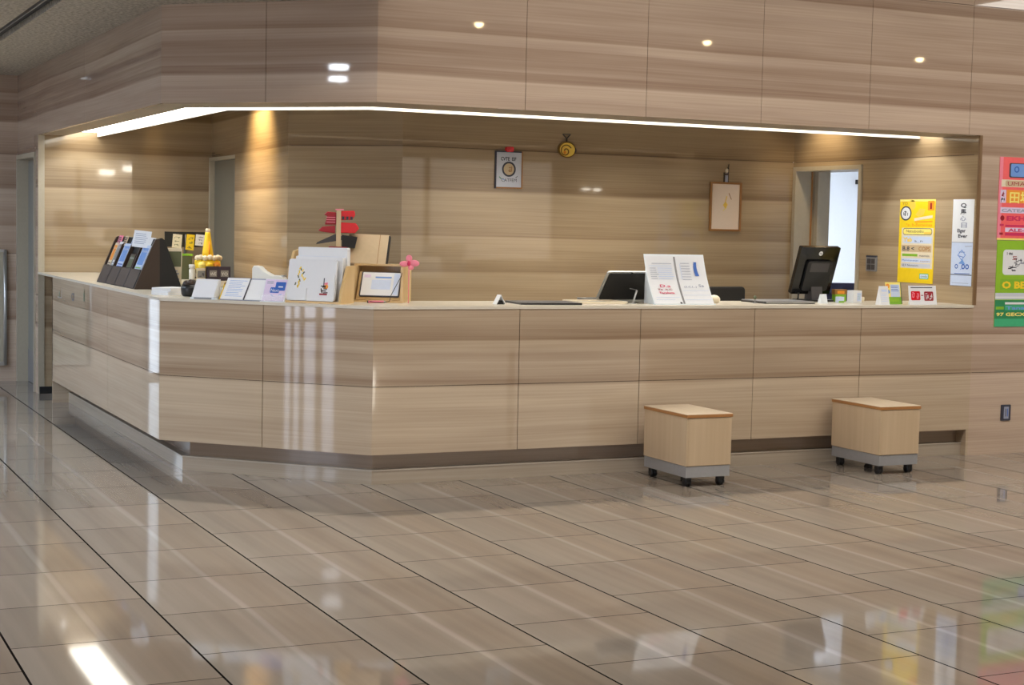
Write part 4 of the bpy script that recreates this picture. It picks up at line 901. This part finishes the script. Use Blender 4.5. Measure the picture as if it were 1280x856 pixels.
po.stroke(-.07, .085, .09, .088, .004, 'blue', Tq); po.stroke(.03, .275, .10, .278, .004, 'inkl', Tq); po.stroke(-.09, .02, .08, .02, .003, 'inkl', Tq)
put(tag(po.build('white_poster'), 'narrow white poster with vertical lettering right of the yellow poster', 'poster'), (XR, 8.855, 1.166), RW)
# pink and green posters on the right wall
po = MB(); Wp = .42
po.box(0, Wp, -.004, 0, 0, .57, 'pinkbg'); Tq = TR((0, -.004, 0))
po.rect(0, .03, .0, .57, 'pink', Tq, .0003); po.rbox(.085, .34, -.0012, 0, .43, .53, .012, 'ink', 'y', Tq); po.rbox(.098, .335, -.0018, 0, .437, .525, .01, 'lblue', 'y', Tq); po.ring((.15, .487), .022, .014, 'blue', Tq @ Matrix.Translation((0, -.0018, 0)))
po.rect(.02, .40, .365, .415, 'cream', Tq); po.rbox(.055, .40, -.0012, 0, .368, .41, .012, 'card', 'y', Tq); po.text('UMAME', .07, .375, .038, 'crim', Tq, w=.25, e=.0016)
po.rect(.015, .065, .255, .345, 'lavender', Tq); po.glyph(.022, .30, .035, .04, 'crim', Tq, 6, .005); po.glyph(.022, .258, .035, .04, 'ink', Tq, 6, .005); po.rect(.07, .40, .255, .345, 'orange', Tq); po.text('田場の', .09, .262, .085, 'ylight', Tq, w=.29, e=.0016, bold=.002)
po.rect(.02, .40, .185, .225, 'lavender', Tq); po.text('CATEARAM', .03, .193, .03, 'inkl', Tq, w=.35, e=.0012, bold=.001)
po.text('EKHAN', .075, .135, .042, 'magenta', Tq, w=.30, e=.0012, bold=.002); po.disc((.04, .15), .018, 'crim', Tq); po.rect(.02, .055, .095, .11, 'magenta', Tq); po.rect(.07, .40, .09, .105, 'magenta', Tq); po.rect(.07, .40, .055, .085, 'lavender', Tq); po.text('ALE-EIA', .10, .058, .03, 'magenta', Tq, w=.25, e=.0012, bold=.001); po.rect(.07, .40, .03, .05, 'magenta', Tq); po.rect(.0, Wp, 0, .012, 'ylight', Tq); po.rect(.02, .05, .035, .05, 'crim', Tq)
put(tag(po.build('pink_poster'), 'salmon pink poster at right edge, above the green one', 'poster'), (7.808, YF, 1.492), 0)
po = MB(); po.box(0, Wp, -.004, 0, 0, .598, 'greenbg')
po.rect(0, Wp, .0, .185, 'dteal', Tq, .0003); po.rect(0, Wp, 0, .055, 'teal', Tq, .0005); po.rect(0, Wp, .19, .235, 'poster', Tq, .0003); po.rect(.0, Wp, .20, .21, 'white', Tq, .0006); po.rect(.09, Wp, .155, .17, 'white', Tq, .0008)
po.rbox(.055, .41, -.0009, 0, .36, .535, .025, 'white', 'y', Tq)
for i, (x, z, c_) in enumerate(((.09, .495, 'ink'), (.13, .465, 'crim'), (.17, .45, 'ink'), (.15, .42, 'ink'), (.20, .43, 'inkl'), (.10, .40, 'ink'), (.24, .46, 'crim'), (.13, .385, 'ink'), (.28, .44, 'ink'))): po.glyph(x, z, .055, .03, c_, Tq @ Matrix.Translation((0, -.0009, 0)), 6, .004)
po.rect(.04, .40, .255, .33, 'green', Tq); po.text('O BEC', .055, .268, .065, 'yellow', Tq, w=.28, e=.0014, bold=.003)
po.rbox(.09, .30, -.0010, 0, .115, .150, .004, 'teal', 'y', Tq); po.text('Tana', .10, .12, .032, 'lblue', Tq, w=.17, e=.0016, bold=.001); po.rect(.01, .08, .12, .14, 'green', Tq, .001); po.text('97 GECX', .015, .075, .032, 'ylight', Tq, w=.26, e=.0014, bold=.001); po.rbox(.32, .41, -.0011, 0, .07, .165, .006, 'lblue', 'y', Tq)
put(tag(po.build('green_poster'), 'lime green and teal poster at right edge, below the pink one', 'poster'), (7.815, YF, .890), 0)
ou = thing('wall_outlet', 'dark wall outlet plate low on the right wall', 'outlet', (7.953, YF, .232), 0)
q = MB(); q.rbox(-.042, .042, -.008, 0, 0, .112, .006, 'ink', 'y'); q.build('plate', ou)
q = MB(); q.rbox(-.020, .022, -.011, -.008, .014, .098, .004, 'inkl', 'y'); q.build('socket', ou)
q = MB(); q.box(-.008, -.002, -.0115, -.011, .03, .085, 'ink'); q.box(.008, .014, -.0115, -.011, .03, .085, 'blue'); q.build('slot', ou)
# door closer on the wall of the white room; navy chair inside
dc = MB(); dc.rbox(-.14, .14, -.05, 0, 0, .05, .012, 'black', 'y'); dc.tube([(.1, -.03, .02), (.25, -.06, .03)], .01, 'black')
put(tag(dc.build('door_closer'), 'short black door closer high on the white wall beyond the staff door', 'door closer'), (11.4, 14.95, 2.07), -90)
office_chair(8.78, 11.6, -20, .50, .55, 1.08, 'navy', 'navy office chair in the white room beyond the staff door')
# framed board on the far wall at left edge
fb = thing('metal_board', 'pale metal framed board at left edge on the far wall', 'board', (1.90, 15.36, .15), 0)
q = MB(); q.box(-.30, .225, -.012, 0, .03, 1.03, 'jamb'); q.build('panel', fb)
q = MB(); q.tube([(.238, -.02, .0), (.238, -.02, 1.05)], .016, 'silver', 10); q.tube([(-.30, -.02, .0), (-.30, -.02, 1.05)], .016, 'silver', 10); q.box(-.30, .24, -.03, 0, 1.03, 1.055, 'silver'); q.box(-.30, .24, -.03, 0, -.005, .03, 'silver'); q.build('frame', fb)

# ================================================================== STOOLS ON CASTORS
def pedestal(x, y, label):
    r = thing('rolling_pedestal', label, 'pedestal', (x, y, 0), 0, 'birch pedestals on castors')
    W, D = .31, .50
    q = MB(); q.box(0, W, 0, D, .125, .412, 'ply'); q.build('body', r, .002)
    q = MB(); q.box(.012, W - .008, -.002, 0, .128, .409, 'ply'); q.build('front_panel', r, .001)
    q = MB(); q.box(-.004, W + .004, -.006, D + .004, .412, .430, 'edge'); q.box(-.003, W + .003, -.005, D + .003, .430, .4335, 'plytop'); q.build('top', r, .0015)
    q = MB(); q.box(.004, W - .004, .004, D - .004, .058, .123, 'alu'); part(q.build('base_band', r), 'grey metal band above the castors')
    for cx in (.04, W - .04):
        for cy in (.05, D - .05):
            q = MB(); q.box(cx - .015, cx + .015, cy - .018, cy + .018, .046, .058, 'dkgrey'); q.box(cx - .003, cx + .003, cy - .014, cy + .014, .02, .050, 'black'); q.rbox(cx - .021, cx + .021, cy - .02, cy + .02, .036, .050, .004, 'black', 'z'); cst = q.build('castor', r)
            q = MB(); q.lathe([(.018, -.020), (.024, -.018), (.024, -.004), (.016, -.003), (.016, .003), (.024, .004), (.024, .018), (.018, .020)], 'black', 16, TR((cx, cy, .024), ry=90)); q.build('wheel', cst)
    return r
pedestal(4.985, 8.105, 'birch box pedestal on castors, left one, in front of the counter panels')
pedestal(6.43, 8.155, 'birch box pedestal on castors, right one, nearest the outlet wall')

# ================================================================== CAMERA, WORLD, VIEW
cam = bpy.data.cameras.new('camera'); co = bpy.data.objects.new('camera', cam); C.objects.link(co)
f, yaw, pitch, roll = 2027.14, R(25.3323), R(4.0966), R(1.2251)
fw = Vector((math.sin(yaw) * math.cos(pitch), math.cos(yaw) * math.cos(pitch), -math.sin(pitch)))
rt = Vector((math.cos(yaw), -math.sin(yaw), 0)); up = rt.cross(fw)
r2 = rt * math.cos(roll) + up * math.sin(roll); u2 = -rt * math.sin(roll) + up * math.cos(roll)
co.matrix_world = Matrix(((r2.x, u2.x, -fw.x, 0), (r2.y, u2.y, -fw.y, 0), (r2.z, u2.z, -fw.z, 1.513), (0, 0, 0, 1)))
cam.sensor_fit = 'HORIZONTAL'; cam.sensor_width = 36; cam.lens = f * 36 / 1280; cam.clip_start = .05; cam.clip_end = 200
sc = bpy.context.scene; sc.camera = co
wd = bpy.data.worlds.new('world'); sc.world = wd; wd.use_nodes = True
bg = wd.node_tree.nodes['Background']; bg.inputs[0].default_value = (.9, .95, 1, 1); bg.inputs[1].default_value = .6
vs = sc.view_settings; vs.view_transform = 'Standard'; vs.look = 'None'; vs.exposure = 0.0; vs.gamma = 1; vs.use_curve_mapping = False
sc.cycles.use_denoising = True; sc.cycles.max_bounces = 8; sc.cycles.diffuse_bounces = 5; sc.cycles.glossy_bounces = 4
sc.cycles.sample_clamp_indirect = 4; sc.cycles.caustics_reflective = False
